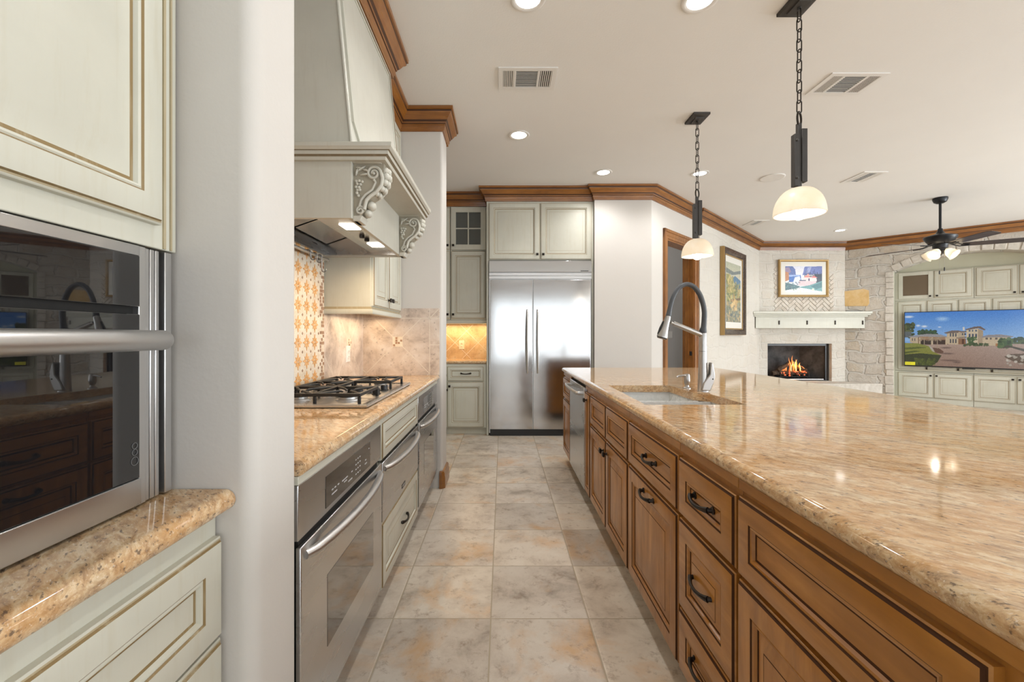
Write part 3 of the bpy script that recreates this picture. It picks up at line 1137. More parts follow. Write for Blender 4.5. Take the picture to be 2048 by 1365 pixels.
# mosaic behind the cooktop: star flowers and a chequered edge
mb = MB(frame((XW, 1.20, 0), (0, 1, 0), (1, 0, 0)))
mb.box(0, 1.46, 0, 0.011, CT, 1.72)
yy = 0.09
def petal(cx, cz, a, r0, r1, w):
    ca, sa = math.cos(a), math.sin(a)
    pt = [(r0, 0), ((r0 + r1) / 2, w), (r1, 0), ((r0 + r1) / 2, -w)]
    mb.prism([(cx + u * ca - v * sa, cz + u * sa + v * ca) for u, v in pt], 0.0105, 0.0135, 'y', 1)
for i in range(13):
    for j in range(8):
        cx, cz = 0.09 + i * 0.103, CT + 0.07 + j * 0.103
        for q in range(8):
            petal(cx, cz, q * math.pi / 4, 0.005, 0.046 if q % 2 == 0 else 0.036, 0.0085)
        x, z = cx + 0.0515, cz + 0.0515
        mb.prism([(x - 0.008, z), (x, z - 0.008), (x + 0.008, z), (x, z + 0.008)], 0.0105, 0.013, 'y', 2)
rg = random.Random(11)
for i in range(3):
    for j in range(38):
        if rg.random() < 0.5:
            x, z = 1.398 + i * 0.0205, CT + 0.006 + j * 0.0212
            mb.prism([(x, z), (x + 0.018, z), (x + 0.018, z + 0.018), (x, z + 0.018)], 0.0105, 0.013, 'y', 2)
struct('wall_mosaic', mb, ['mosaic', 'petal', 'brown_chip'], smooth=False)
# herringbone panel with an arched border over the mantel
mb = MB()
hx0, hx1, hz0, hz1 = 5.19, 6.335, 1.66, 2.62
def inside(x, z):
    top = 2.40 + 0.22 * max(0.0, 1 - ((x - 5.76) / 0.575) ** 2) ** 0.5
    return hx0 < x < hx1 and hz0 < z < top
bw_, bl = 0.062, 0.186
def clip_rect(P, x0, x1, z0, z1):
    for ax_i, lim, sg in ((0, x0, 1), (0, x1, -1), (1, z0, 1), (1, z1, -1)):
        out = []
        for i in range(len(P)):
            a, c = P[i - 1], P[i]
            da, dc = (a[ax_i] - lim) * sg, (c[ax_i] - lim) * sg
            if (da < 0) != (dc < 0):
                tt = da / (da - dc)
                out.append((a[0] + (c[0] - a[0]) * tt, a[1] + (c[1] - a[1]) * tt))
            if dc >= 0:
                out.append(c)
        P = out
        if len(P) < 3:
            return []
    return P
for i in range(-16, 17):
    for j in range(-9, 10):
        for hv in (0, 1):
            ox, oz = i * bw_ + j * bl, i * bw_ - j * bl
            if hv == 0:
                r = [(ox, oz), (ox + bl, oz), (ox + bl, oz + bw_), (ox, oz + bw_)]
            else:
                r = [(ox, oz + bw_), (ox + bw_, oz + bw_), (ox + bw_, oz + bw_ + bl), (ox, oz + bw_ + bl)]
            g = 0.006
            cxm, czm = sum(p[0] for p in r) / 4, sum(p[1] for p in r) / 4
            rr = [(p[0] + (g if p[0] < cxm else -g), p[1] + (g if p[1] < czm else -g)) for p in r]
            wv = [(5.76 + (p[0] - p[1]) * R2, 2.08 + (p[0] + p[1]) * R2) for p in rr]
            cm = (sum(p[0] for p in wv) / 4, sum(p[1] for p in wv) / 4)
            if inside(*cm):
                wv = clip_rect(wv, hx0, hx1, hz0, 2.66)
                if len(wv) > 2:
                    mb.prism(wv, FPY - 0.008 - rg.uniform(0, 0.006), FPY + 0.02, 'y')
struct('trim_6', mb, 'herring', smooth=False)

# ------------------------------------------------------------------ ceiling fittings
def downlight(x, y, label, watts=30, on=True):
    t = T('recessed_light', label, 'ceiling light', (x, y, CEIL), 'recessed ceiling lights')
    b = MB()
    b.lathe([(0.093, CEIL), (0.094, CEIL - 0.004), (0.088, CEIL - 0.007), (0.072, CEIL - 0.006), (0.066, CEIL - 0.0025)], (x, y, 0), 36)
    b.build('trim_ring', 'white', t)
    b = MB()
    b.lathe([(0.0, CEIL - 0.003), (0.04, CEIL - 0.0035), (0.067, CEIL - 0.0028), (0.067, CEIL)], (x, y, 0), 32)
    b.build('lens', 'can_lens', t, label='glowing white lens')
    spot_light('downlight_beam', (x, y, CEIL - 0.02), watts, 150)
    return t
downlight(0.147, 3.83, 'lit round recessed light in front of the refrigerator, below the ceiling vent beside the hood')
downlight(1.106, 4.71, 'lit recessed light close to the crown of the plain white wall')
downlight(2.177, 4.74, 'lit recessed light seen behind the chain of the farther pendant')
downlight(1.05, 2.285, 'lit recessed light at the top edge beside the nearer pendant canopy')
downlight(0.135, 2.275, 'lit recessed light just cut by the top edge above the aisle')
downlight(5.75, 7.32, 'small lit recessed light near the chimney wall crown')
spot_light('added_fill_near', (0.135, 0.96, CEIL - 0.02), 10, 150)  # added fill spots without fixtures, out of view, brightening the island fronts
spot_light('added_fill_near', (1.05, 0.72, CEIL - 0.02), 24, 150)
for (x, y, w) in ((3.4, 0.6, 26), (5.6, 3.8, 60), (6.9, 5.2, 75), (8.4, 1.0, 30)):  # added fill spots without fixtures, out of view, lifting the television side
    spot_light('added_fill_family', (x, y, CEIL - 0.02), w, 155)


def vent(x0, x1, y0, y1, label, split=(0.20, 0.63, 0.84)):
    t = T('ceiling_vent', label, 'vent', ((x0 + x1) / 2, (y0 + y1) / 2, CEIL), 'ceiling vents')
    b = MB()
    e = 0.032
    z0, z1 = CEIL - 0.007, CEIL
    b.box(x0, x1, y0, y0 + e, z0, z1).box(x0, x1, y1 - e, y1, z0, z1).box(x0, x0 + e, y0 + e, y1 - e, z0, z1).box(x1 - e, x1, y0 + e, y1 - e, z0, z1)
    W = x1 - x0 - 2 * e
    for s in split[1:] if False else (0.24, 0.73):
        xm = x0 + e + W * s
        b.box(xm - 0.008, xm + 0.008, y0 + e, y1 - e, z0, z1)
    b.build('frame', 'white', t, smooth=False)
    b = MB()
    b.box(x0 + e, x1 - e, y0 + e, y1 - e, CEIL - 0.0015, CEIL - 0.0002)
    b.build('backing', 'dark_gap', t, smooth=False, label='dark duct opening')
    b = MB()
    xa, xb = x0 + e + W * 0.24 - 0.008, x0 + e + W * 0.73 + 0.008
    for (p, q) in ((x0 + e, xa), (xb, x1 - e)):
        n = 6
        for i in range(n):
            x = p + (q - p) * (i + 0.6) / n
            b.add([(x - 0.004, y0 + e, z0 + 0.001), (x + 0.003, y0 + e, z0 + 0.001), (x + 0.004, y0 + e, z1 - 0.001), (x - 0.004, y1 - e, z0 + 0.001), (x + 0.003, y1 - e, z0 + 0.001), (x + 0.004, y1 - e, z1 - 0.001)],
                  [(0, 1, 4, 3), (1, 2, 5, 4), (2, 0, 3, 5), (0, 2, 1), (3, 4, 5)])
    n = 12
    for i in range(n):
        y = y0 + e + (y1 - y0 - 2 * e) * (i + 0.5) / n
        b.box(xa + 0.016, xb - 0.016, y - 0.0030, y + 0.0012, z0 + 0.001, z1 - 0.004)
    b.build('louvers', 'slat', t, smooth=False)
    return t
vent(-0.027, 0.369, 2.856, 3.111, 'white ceiling vent beside the hood, above the refrigerator aisle')
vent(2.238, 2.630, 2.916, 3.180, 'white ceiling vent just beyond the nearer pendant chain')
vent(3.940, 4.200, 4.680, 5.020, 'small ceiling vent between the nearer pendant and the ceiling fan')
vent(3.900, 4.150, 6.670, 6.990, 'distant ceiling vent close to the doorway wall crown')
t = T('ceiling_speaker', 'flat round white speaker cover set in the ceiling', 'speaker', (3.05, 4.86, CEIL))
b = MB()
b.lathe([(0.125, CEIL), (0.126, CEIL - 0.005), (0.120, CEIL - 0.009), (0.110, CEIL - 0.009)], (3.05, 4.86, 0), 40)
b.build('rim', 'white', t)
b = MB()
b.lathe([(0.0, CEIL - 0.008), (0.109, CEIL - 0.0075), (0.109, CEIL)], (3.05, 4.86, 0), 40)
b.build('grille', 'ceiling', t)


def pendant(x, y, label):
    t = T('pendant_light', label, 'pendant light', (x, y, CEIL), 'pendants over the island')
    b = MB()
    b.loops([[(x - a, y - c, z), (x + a, y - c, z), (x + a, y + c, z), (x - a, y + c, z)] for a, c, z in ((0.066, 0.088, CEIL), (0.066, 0.088, CEIL - 0.016), (0.060, 0.082, CEIL - 0.020), (0.034, 0.052, CEIL - 0.022), (0.032, 0.050, CEIL - 0.030))], close=True)
    b.lathe([(0.010, CEIL - 0.029), (0.009, CEIL - 0.044)], (x, y, 0), 12)
    b.build('canopy', 'forged', t)
    b = MB()
    z = CEIL - 0.034
    zb = 2.405
    L, w = 0.070, 0.0125
    n = int(round((z - zb) / 0.0565))
    st = (z - zb - L) / (n - 1)
    for i in range(n):
        zt = z - i * st
        pts = []
        for (u, v) in arc_pts(0, -w, w, 0, 180, 6) + arc_pts(0, -(L - w), w, 180, 360, 6):
            if i % 2:
                pts.append((x + u, y, zt + v))
            else:
                pts.append((x, y + u, zt + v))
        b.tube(pts, 0.0030, 6, closed=True)
    b.build('chain', 'bronze', t)
    b = MB()
    b.tube([(x + 0.026 * math.sin(a) * 0.8, y + 0.026 * math.sin(a) * 0.6, 2.376 + 0.036 * math.cos(a)) for a in [2 * math.pi * i / 18 for i in range(18)]], 0.0055, 8, closed=True)
    b.build('ring', 'bronze', t)
    b = MB()
    b.box(x - 0.013, x + 0.008, y - 0.010, y + 0.010, 2.0, 2.35)
    b.box(x + 0.005, x + 0.034, y - 0.016, y + 0.016, 2.035, 2.318)
    b.box(x - 0.034, x - 0.010, y - 0.016, y + 0.016, 2.012, 2.290)
    for zz in (2.255, 2.055):
        b.ball((x - 0.022, y - 0.017, zz), 0.0075, 8)
    b.build('bar_plates', 'forged', t, bevel=0.0015)
    b = MB()
    b.lathe([(0.022, 2.0), (0.024, 1.985), (0.020, 1.95), (0.018, 1.915), (0.0, 1.915)], (x, y, 0), 16)
    b.build('socket', 'bronze', t)
    b = MB()
    prof = []
    for i in range(13):
        a = math.radians(4 + 86 * i / 12)
        prof.append((0.022 + 0.100 * math.sin(a) ** 0.95, 1.862 + 0.142 * math.cos(a)))
    inner = [(max(0.02, r - 0.005), z - (0.004 if i < 11 else 0.0)) for i, (r, z) in enumerate(prof)][::-1]
    b.lathe(prof + inner, (x, y, 0), 40)
    b.build('shade', 'shade', t, label='domed alabaster glass shade', recalc=True)
    b = MB()
    b.ball((x, y, 1.872), 0.038, 14)
    b.build('bulb', 'bulb', t, label='glowing globe bulb')
    return t
pendant(1.587, 2.30, 'nearer iron chain pendant with alabaster dome shade over the sink end of the island')
pendant(1.594, 3.52, 'farther iron chain pendant with alabaster dome shade, hanging before the doorway')

# ------------------------------------------------------------------ ceiling fan
fx, fy = 5.69, 5.59
t = T('ceiling_fan', 'black five-blade ceiling fan with lit frosted lamps in the family room', 'ceiling fan', (fx, fy, CEIL))
b = MB()
b.lathe([(0.0, CEIL), (0.075, CEIL), (0.076, CEIL - 0.02), (0.062, CEIL - 0.055), (0.035, CEIL - 0.072), (0.0, CEIL - 0.074)], (fx, fy, 0), 28)
b.build('canopy', 'fan_metal', t)
b = MB()
b.cyl((fx, fy, 2.55), (fx, fy, CEIL - 0.06), 0.014, n=14)
b.build('downrod', 'fan_metal', t)
b = MB()
b.lathe([(0.0, 2.60), (0.022, 2.60), (0.030, 2.565), (0.045, 2.54), (0.060, 2.53), (0.158, 2.50), (0.165, 2.49), (0.163, 2.475), (0.140, 2.44), (0.112, 2.405), (0.080, 2.395), (0.075, 2.375), (0.075, 2.345), (0.055, 2.33), (0.0, 2.33)], (fx, fy, 0), 36)
b.build('motor', 'fan_metal', t)
for a in (186, 114, 42, -30, -102):
    ra = math.radians(a)
    ca, sa = math.cos(ra), math.sin(ra)
    pit = math.radians(12)
    def P(r, w, h=0.0):
        return (fx + ca * r - sa * w * math.cos(pit), fy + sa * r + ca * w * math.cos(pit), 2.372 + w * math.sin(pit) * -1 + h - 0.0 * r)
    out = [(0.20, 0.045), (0.24, 0.058), (0.50, 0.066), (0.765, 0.068), (0.80, 0.045), (0.80, -0.045), (0.765, -0.068), (0.50, -0.066), (0.24, -0.058), (0.20, -0.045)]
    bb = MB()
    n = len(out)
    bb.add([P(r, w) for r, w in out] + [P(r, w, 0.006) for r, w in out], [tuple(range(n))[::-1], tuple(range(n, 2 * n))] + [(i, (i + 1) % n, n + (i + 1) % n, n + i) for i in range(n)])
    bl_ = bb.build('blade', 'blade', t, smooth=False)
    bb = MB()
    for sg in (-1, 1):
        bb.tube([P(0.09, 0.012 * sg, 0.03), P(0.14, 0.03 * sg, 0.012), P(0.19, 0.034 * sg, -0.004), P(0.27, 0.012 * sg, -0.005)], 0.0065, 6)
    bb.build('blade_iron', 'fan_metal', bl_)
b = MB()
b.lathe([(0.0, 2.335), (0.062, 2.335), (0.066, 2.31), (0.045, 2.285), (0.018, 2.27), (0.012, 2.25), (0.0, 2.245)], (fx, fy, 0), 24)
b.build('light_hub', 'fan_metal', t)
for a in (200, 290, 340 - 360 + 0, 110):
    ra = math.radians(a)
    d = Vector((math.cos(ra), math.sin(ra), 0))
    ax_ = (d * 0.78 + Vector((0, 0, -0.63))).normalized()
    Z = ax_
    X = Z.cross(Vector((0, 0, 1))).normalized()
    Y = Z.cross(X)
    Rm = Matrix((X, Y, Z)).transposed()
    c0 = Vector((fx, fy, 2.315)) + d * 0.055
    bb = MB()
    pr = [(0.022, 0.0), (0.030, 0.012), (0.046, 0.04), (0.053, 0.07), (0.058, 0.095), (0.068, 0.118), (0.066, 0.119), (0.055, 0.096), (0.049, 0.07), (0.041, 0.04), (0.022, 0.012)]
    bb.lathe(pr, c0, 26, 0, Rm)
    sh = bb.build('lamp_shade', 'shade', t, label='frosted bell glass shade')
    bb = MB()
    bb.ball(c0 + ax_ * 0.062, 0.030, 12)
    bb.build('bulb', 'bulb', sh)
for (dx, dy, zl) in ((-0.03, -0.02, 2.02), (0.035, -0.02, 2.065)):
    b = MB()
    b.tube([(fx + dx, fy + dy, 2.28), (fx + dx, fy + dy, zl + 0.03)], 0.0013, 6)
    pc = b.build('pull_chain', 'nickel', t)
    b = MB()
    b.tube([(fx + dx, fy + dy, zl + 0.032), (fx + dx, fy + dy, zl + 0.022), (fx + dx, fy + dy, zl - 0.01), (fx + dx, fy + dy, zl - 0.018)], [0.003, 0.007, 0.007, 0.004], 10)
    b.build('fob', 'black', pc)

point_light('added_fill_hallway', tuple(LW @ Vector((0.9, -1.05, 2.7))), 5.0, (1, 0.97, 0.93), 0.1)  # unseen light added to brighten the hallway, no fixture modelled

# ------------------------------------------------------------------ cabinet helpers
CRM = ['cream', 'glaze', 'glaze2']
WDV = ['wood_v', 'wood_glaze', 'wood_glaze']
WDH = ['wood_y', 'wood_glaze', 'wood_glaze']


def door(parent, O, ex, ey, w, h, mats, style='raised', s=0.055, t=0.02, name='door', knob=None, pull=None, edge=True, metal='bronze', sub=None, pull_len=0.115):
    """front at origin O (lower corner of its back), x along ex, outward ey; knob/pull = (x, z) on it"""
    Tm = frame(O, ex, ey)
    d = front_mb(Tm, w, h, style, s, t, edge).build(name, mats, parent)
    yk = t - 0.0005
    if knob:
        knob_mb(Tm, knob[0], knob[1], yk).build('knob', metal, d)
    if pull:
        yp = yk if pull[1] > h - s or pull[1] < s else t - 0.0108
        pull_mb(Tm, pull[0], pull[1], yp, pull_len).build('handle', metal, d)
    return d


# ------------------------------------------------------------------ oven niche (foreground)
XN = -0.694          # plane behind the microwave trim
XT = XN + 0.020      # face of the tall cabinet
YA, YB = 0.03, 0.888
t = T('tall_cabinet', 'tall cream glazed cabinet above the built-in microwave oven', 'cabinet', (XN - 0.25, (YA + YB) / 2, 1.39))
b = MB()
b.box(-1.29, XT, YA, YB, 1.388, CEIL - 0.002)
b.build('carcass', 'cream', t, bevel=0.002)
b = MB()
b.box(XT - 0.001, XT + 0.003, YB - 0.036, YB - 0.030, 1.390, CEIL - 0.002).box(XT - 0.001, XT + 0.003, YB - 0.018, YB - 0.014, 1.390, CEIL - 0.002)
b.build('edge_bead', 'glaze2', t, smooth=False)
door(t, (XT, 0.095, 1.432), (0, 1, 0), (1, 0, 0), 0.738, 1.35, CRM, 'raised_wide', 0.050, 0.022, knob=None)
t = T('niche_counter', 'narrow granite ledge below the built-in microwave oven', 'countertop', (-0.9, (YA + YB) / 2, CT - 0.04))
def bullnose_counter(t, pts_outer, z, th, sides, name='slab', holes=None, mat='granite'):
    """pts_outer: rectangle (x0,x1,y0,y1); sides: which edges are rounded"""
    x0, x1, y0, y1 = pts_outer
    def ring(i, zz):
        a0 = x0 + (i if 'x0' in sides else 0)
        a1 = x1 - (i if 'x1' in sides else 0)
        b0 = y0 + (i if 'y0' in sides else 0)
        b1 = y1 - (i if 'y1' in sides else 0)
        return a0, a1, b0, b1, zz
    r = th / 2
    prof = [(r * 0.9, z - th)] + [(r - r * math.cos(math.radians(a)), z - th / 2 + r * math.sin(math.radians(a))) for a in (-70, -50, -30, -10, 10, 30, 50, 68, 80)] + [(r * 1.02, z)]
    b = MB()
    if not holes:
        R = []
        for i, zz in prof:
            a0, a1, b0, b1, _ = ring(i, zz)
            R.append([(a0, b0, zz), (a1, b0, zz), (a1, b1, zz), (a0, b1, zz)])
        b.loops(R, cap=True, close=True)
    else:
        H = holes
        xs, ys = H
        cutL, cutR = ys[0][1], ys[2][1]
        R = []
        for i, zz in prof:
            a0, a1, b0, b1, _ = ring(i, zz)
            R.append([(a0, b0, zz), (a1, b0, zz), (a1, cutR, zz), (a1, b1, zz), (a0, b1, zz), (a0, cutL, zz)])
        b.loops(R, cap=False)
        for zz, Rr, top in ((z, R[-1], True), (z - th, R[0], False)):
            h = [(p[0], p[1], zz) for p in ys]
            o = Rr
            v = o + h
            # h: 0 near-x0, 1 near-x1, 2 jog a, 3 jog b, 4 far-x1, 5 far-x0
            n = 6
            b.add(v, [(0, 1, 2, n + 2, n + 1, n + 0, 5), (5, n + 0, n + 5, n + 4, n + 3, n + 2, 2, 3, 4)])
        h = ys
        b.add([(p[0], p[1], z - th) for p in h] + [(p[0], p[1], z) for p in h], [(i, (i + 1) % 6, 6 + (i + 1) % 6, 6 + i) for i in range(6)])
    return b.build(name, mat, t, sharp=50)
bullnose_counter(t, (-1.29, -0.553, YA, 0.891), CT, 0.042, ('x1',))
t = T('base_cabinet', 'cream base cabinet of drawers under the microwave ledge', 'cabinet', (-0.9, (YA + YB) / 2, 0))
XB = -0.592
b = MB()
b.box(-1.29, XB, YA, YB, 0.10, CT - 0.043)
b.build('carcass', 'cream', t, bevel=0.002)
b = MB()
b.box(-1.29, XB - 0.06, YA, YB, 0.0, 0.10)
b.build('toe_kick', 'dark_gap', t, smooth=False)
for (z0, z1) in ((0.606, 0.808), (0.366, 0.600), (0.115, 0.360)):
    door(t, (XB, 0.075, z0), (0, 1, 0), (1, 0, 0), 0.806, z1 - z0, CRM, 'flat', 0.055, 0.022, name='drawer', pull=(0.30, (z1 - z0) / 2))

# microwave / speed oven
t = T('microwave_oven', 'built-in stainless microwave oven with black glass door and bar handle', 'microwave', (XN - 0.2, 0.46, CT))
b = MB()
b.box(-1.20, XN + 0.001, YA + 0.04, 0.876, CT + 0.003, 1.385)
b.build('body', 'dark_gap', t, smooth=False)
D0, D1 = 0.122, 0.797
XD = XN + 0.022
for name, z0, z1, m in (('top_rail', 1.366, 1.385, 'steel_y'), ('control_panel', 1.272, 1.366, 'black_glass'), ('vent_slot', 1.258, 1.272, 'dark_gap')):
    b = MB()
    b.box(XN, XD if name != 'vent_slot' else XN + 0.008, D0, D1, z0, z1)
    b.build(name, m, t, bevel=0.0012 if name != 'vent_slot' else 0)
d = None
b = MB()
b.box(XN, XD, D0, D1, 0.955, 1.258)
d = b.build('door', 'black_glass', t, bevel=0.0015)
b = MB()
b.box(XN, XD + 0.003, D0, D1, CT + 0.006, 0.955)
b.build('bottom_rail', 'steel_y', d, bevel=0.0015)
b = MB()
b.box(XD, XD + 0.0006, D0 + 0.075, D1 - 0.058, 0.985, 1.225)
b.build('window', 'black_glass', d, smooth=False)
b = MB()
hz, hx = 1.210, XD + 0.040
b.tube([(hx, D0 - 0.012, hz), (hx, D0 + 0.0, hz), (hx, D1 + 0.004, hz), (hx, D1 + 0.010, hz)], [0.016, 0.0185, 0.0185, 0.016], 24)
for y in (D0 + 0.05, D1 - 0.12):
    b.tube([(XD - 0.002, y, hz), (hx, y, hz)], 0.010, 12)
b.build('handle', 'steel_bar', d)
for (dz, r) in ((0.012, 0.0055), (0.0, 0.0055), (-0.016, 0.0075)):
    b = MB()
    b.tube([(XD + 0.0006, D1 - 0.012 + r * math.cos(a), 1.005 + dz + r * math.sin(a)) for a in [2 * math.pi * i / 16 for i in range(16)]], 0.0008, 5, closed=True)
    b.build('door_mark', 'door_print', d)
for y0, y1 in ((0.797, 0.876), (0.043, 0.122)):
    b = MB()
    n = [(0, 0.20), (0.225, 0.36), (0.385, 0.52), (0.545, 0.66), (0.78, 1.0)]
    for i, (p, q) in enumerate(n):
        w = y1 - y0
        b.box(XN, XN + 0.020 - (0.004 if 0 < i < 4 else 0), y0 + p * w, y0 + q * w, CT + 0.004, 1.385)
    b.build('side_louvers', 'steel_bar', t, bevel=0.0015)

# ------------------------------------------------------------------ range wall
XF = -0.522          # plane of oven and drawer faces
XC = -0.540          # cabinet box face
def open_cabinet(t, y0, y1, extra=()):
    b = MB()
    b.box(XW + 0.003, XC, y0, y0 + 0.016, 0.105, CT - 0.042)
    b.box(XW + 0.003, XC, y1 - 0.016, y1, 0.105, CT - 0.042)
    b.box(XW + 0.003, XC, y0, y1, 0.105, 0.121)
    b.box(XW + 0.003, XW + 0.02, y0, y1, 0.121, CT - 0.042)
    b.box(XC - 0.02, XF + 0.003, y0, y1, 0.836, CT - 0.042)
    for e in extra:
        b.box(*e)
    b.build('carcass', 'cream', t, bevel=0.0015)
    b = MB()
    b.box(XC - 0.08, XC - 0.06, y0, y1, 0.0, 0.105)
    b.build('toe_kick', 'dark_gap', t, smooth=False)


def bow_handle(b, x, y0, y1, z, r=0.0155, bow=0.045, n=22):
    pts, rs = [], []
    for i in range(n + 1):
        s = i / n
        e = min(s, 1 - s)
        d = bow * math.sin(math.pi * s) ** 0.55
        pts.append((x + d - 0.004, y0 + (y1 - y0) * s, z))
        rs.append(r * (0.82 + 0.18 * min(1, e / 0.12)))
    b.tube(pts, rs, 14)


def wall_oven(y0, y1, label):
    t = T('wall_oven', label, 'oven', (XF - 0.25, (y0 + y1) / 2, 0.125), 'under-counter wall ovens')
    b = MB()
    b.box(XF - 0.50, XF - 0.010, y0 + 0.02, y1 - 0.02, 0.124, 0.832)
    b.build('body', 'dark_gap', t, smooth=False)
    b = MB()
    b.box(XF - 0.012, XF, y0, y1, 0.690, 0.834)
    cp = b.build('control_panel', 'steel_y', t, bevel=0.002)
    w = y1 - y0
    da, db = y0 + 0.23 * w, y0 + 0.80 * w
    b = MB()
    b.box(XF - 0.001, XF + 0.0012, da, db, 0.706, 0.800)
    for i in range(4):
        for j in range(3):
            b.box(XF + 0.001, XF + 0.0016, da + (0.60 + j * 0.05) * (db - da), da + (0.625 + j * 0.05) * (db - da), 0.722 + i * 0.017, 0.726 + i * 0.017, 1)
    for (p, q, zz) in ((0.10, 0.20, 0.730), (0.10, 0.13, 0.744), (0.15, 0.18, 0.744), (0.21, 0.24, 0.744), (0.30, 0.42, 0.742), (0.34, 0.40, 0.733), (0.43, 0.52, 0.722), (0.50, 0.53, 0.745), (0.84, 0.90, 0.728), (0.85, 0.88, 0.742), (0.95, 0.97, 0.775)):
        b.box(XF + 0.001, XF + 0.0016, da + p * (db - da), da + q * (db - da), zz, zz + 0.004, 1)
    b.build('display', ['display', 'print'], cp, smooth=False, label='dark control display')
    b = MB()
    b.box(XF - 0.008, XF + 0.006, y0 + 0.003, y1 - 0.003, 0.150, 0.672)
    dr = b.build('door', 'steel_y', t, bevel=0.003)
    b = MB()
    b.box(XF + 0.0055, XF + 0.0068, y0 + 0.228 * w, y0 + 0.83 * w, 0.300, 0.512)
    b.build('window', 'oven_glass', dr, smooth=False, label='bronze tinted window')
    b = MB()
    bow_handle(b, XF + 0.006, y0 + 0.035, y1 - 0.035, 0.640)
    b.build('handle', 'steel_bar', dr)
    b = MB()
    b.box(XF - 0.010, XF - 0.002, y0, y1, 0.122, 0.148)
    b.build('lower_vent', 'steel_y', t, bevel=0.001)
    return t


t = T('oven_cabinet', 'cream cabinet surround of the nearer wall oven', 'cabinet', (-0.8, 1.47, 0), 'oven surrounds')
open_cabinet(t, 1.093, 1.853)
wall_oven(1.098, 1.842, 'stainless wall oven nearest the white divider wall, under the worktop')
t = T('oven_cabinet', 'cream cabinet surround of the farther wall oven', 'cabinet', (-0.8, 3.04, 0), 'oven surrounds')
open_cabinet(t, 2.650, 3.416)
wall_oven(2.664, 3.405, 'stainless wall oven at the far end of the range counter')
t = T('drawer_cabinet', 'cream cabinet of drawers between the two wall ovens', 'cabinet', (-0.8, 2.25, 0))
open_cabinet(t, 1.856, 2.647, [(XC - 0.02, XC, 1.856, 2.647, 0.664, 0.674), (XC - 0.02, XC, 1.856, 2.647, 0.396, 0.404)])
door(t, (XC, 1.862, 0.674), (0, 1, 0), (1, 0, 0), 0.775, 0.166, CRM, 'flat', 0.042, 0.022, name='drawer')
door(t, (XC, 1.862, 0.112), (0, 1, 0), (1, 0, 0), 0.775, 0.286, CRM, 'raised', 0.050, 0.022, name='drawer', pull=(0.405, 0.143))
t = T('warming_drawer', 'stainless warming drawer with bowed handle between cream drawers', 'warming drawer', (-0.8, 2.25, 0.405))
b = MB()
b.box(XF - 0.45, XF - 0.02, 1.90, 2.60, 0.408, 0.660)
b.build('body', 'dark_gap', t, smooth=False)
b = MB()
b.box(XC + 0.001, XF + 0.004, 1.862, 2.637, 0.405, 0.664)
d = b.build('drawer_front', 'steel_y', t, bevel=0.003)
b = MB()
bow_handle(b, XF + 0.004, 1.90, 2.60, 0.628)
b.build('handle', 'steel_bar', d)
b = MB()
b.box(XF + 0.0035, XF + 0.0055, 2.215, 2.285, 0.425, 0.447)
bd = b.build('badge', 'black', d, smooth=False)
b = MB()
for i in range(8):
    b.box(XF + 0.005, XF + 0.0060, 2.222 + i * 0.007, 2.2265 + i * 0.007, 0.433, 0.439)
b.build('badge_mark', 'print', bd, smooth=False)

t = T('range_counter', 'gold granite worktop along the range wall', 'countertop', (-0.8, 2.25, CT - 0.04))
bullnose_counter(t, (XW + 0.003, -0.500, 1.093, 3.408), CT, 0.040, ('x1',))

# gas cooktop
CY0, CY1, CX0, CX1 = 1.865, 2.745, -1.085, -0.588
t = T('gas_cooktop', 'stainless gas cooktop with black iron grates under the hood', 'cooktop', ((CX0 + CX1) / 2, (CY0 + CY1) / 2, CT))
b = MB()
b.loops([[(CX0 + i, CY0 + i, z), (CX1 - i, CY0 + i, z), (CX1 - i, CY1 - i, z), (CX0 + i, CY1 - i, z)] for i, z in ((0.006, CT + 0.001), (0, CT + 0.004), (0.0, CT + 0.013), (0.004, CT + 0.0165), (0.030, CT + 0.0165), (0.034, CT + 0.012))], cap=True, close=True)
b.build('tray', 'steel_y', t)
ym = (CY0 + CY1) / 2
burners = [(-0.73, CY0 + 0.17, 0.042), (-0.96, CY0 + 0.17, 0.036), (-0.73, CY1 - 0.17, 0.036), (-0.96, CY1 - 0.17, 0.045), (-0.955, ym, 0.055)]
for (x, y, r) in burners:
    b = MB()
    b.lathe([(r + 0.016, CT + 0.012), (r + 0.014, CT + 0.018), (r, CT + 0.020), (r, CT + 0.028), (0, CT + 0.028)], (x, y, 0), 24)
    bb = b.build('burner', 'steel_bar', t)
    b = MB()
    b.lathe([(r + 0.004, CT + 0.028), (r + 0.005, CT + 0.033), (r - 0.004, CT + 0.037), (0, CT + 0.038)], (x, y, 0), 24)
    b.build('burner_cap', 'iron', bb)
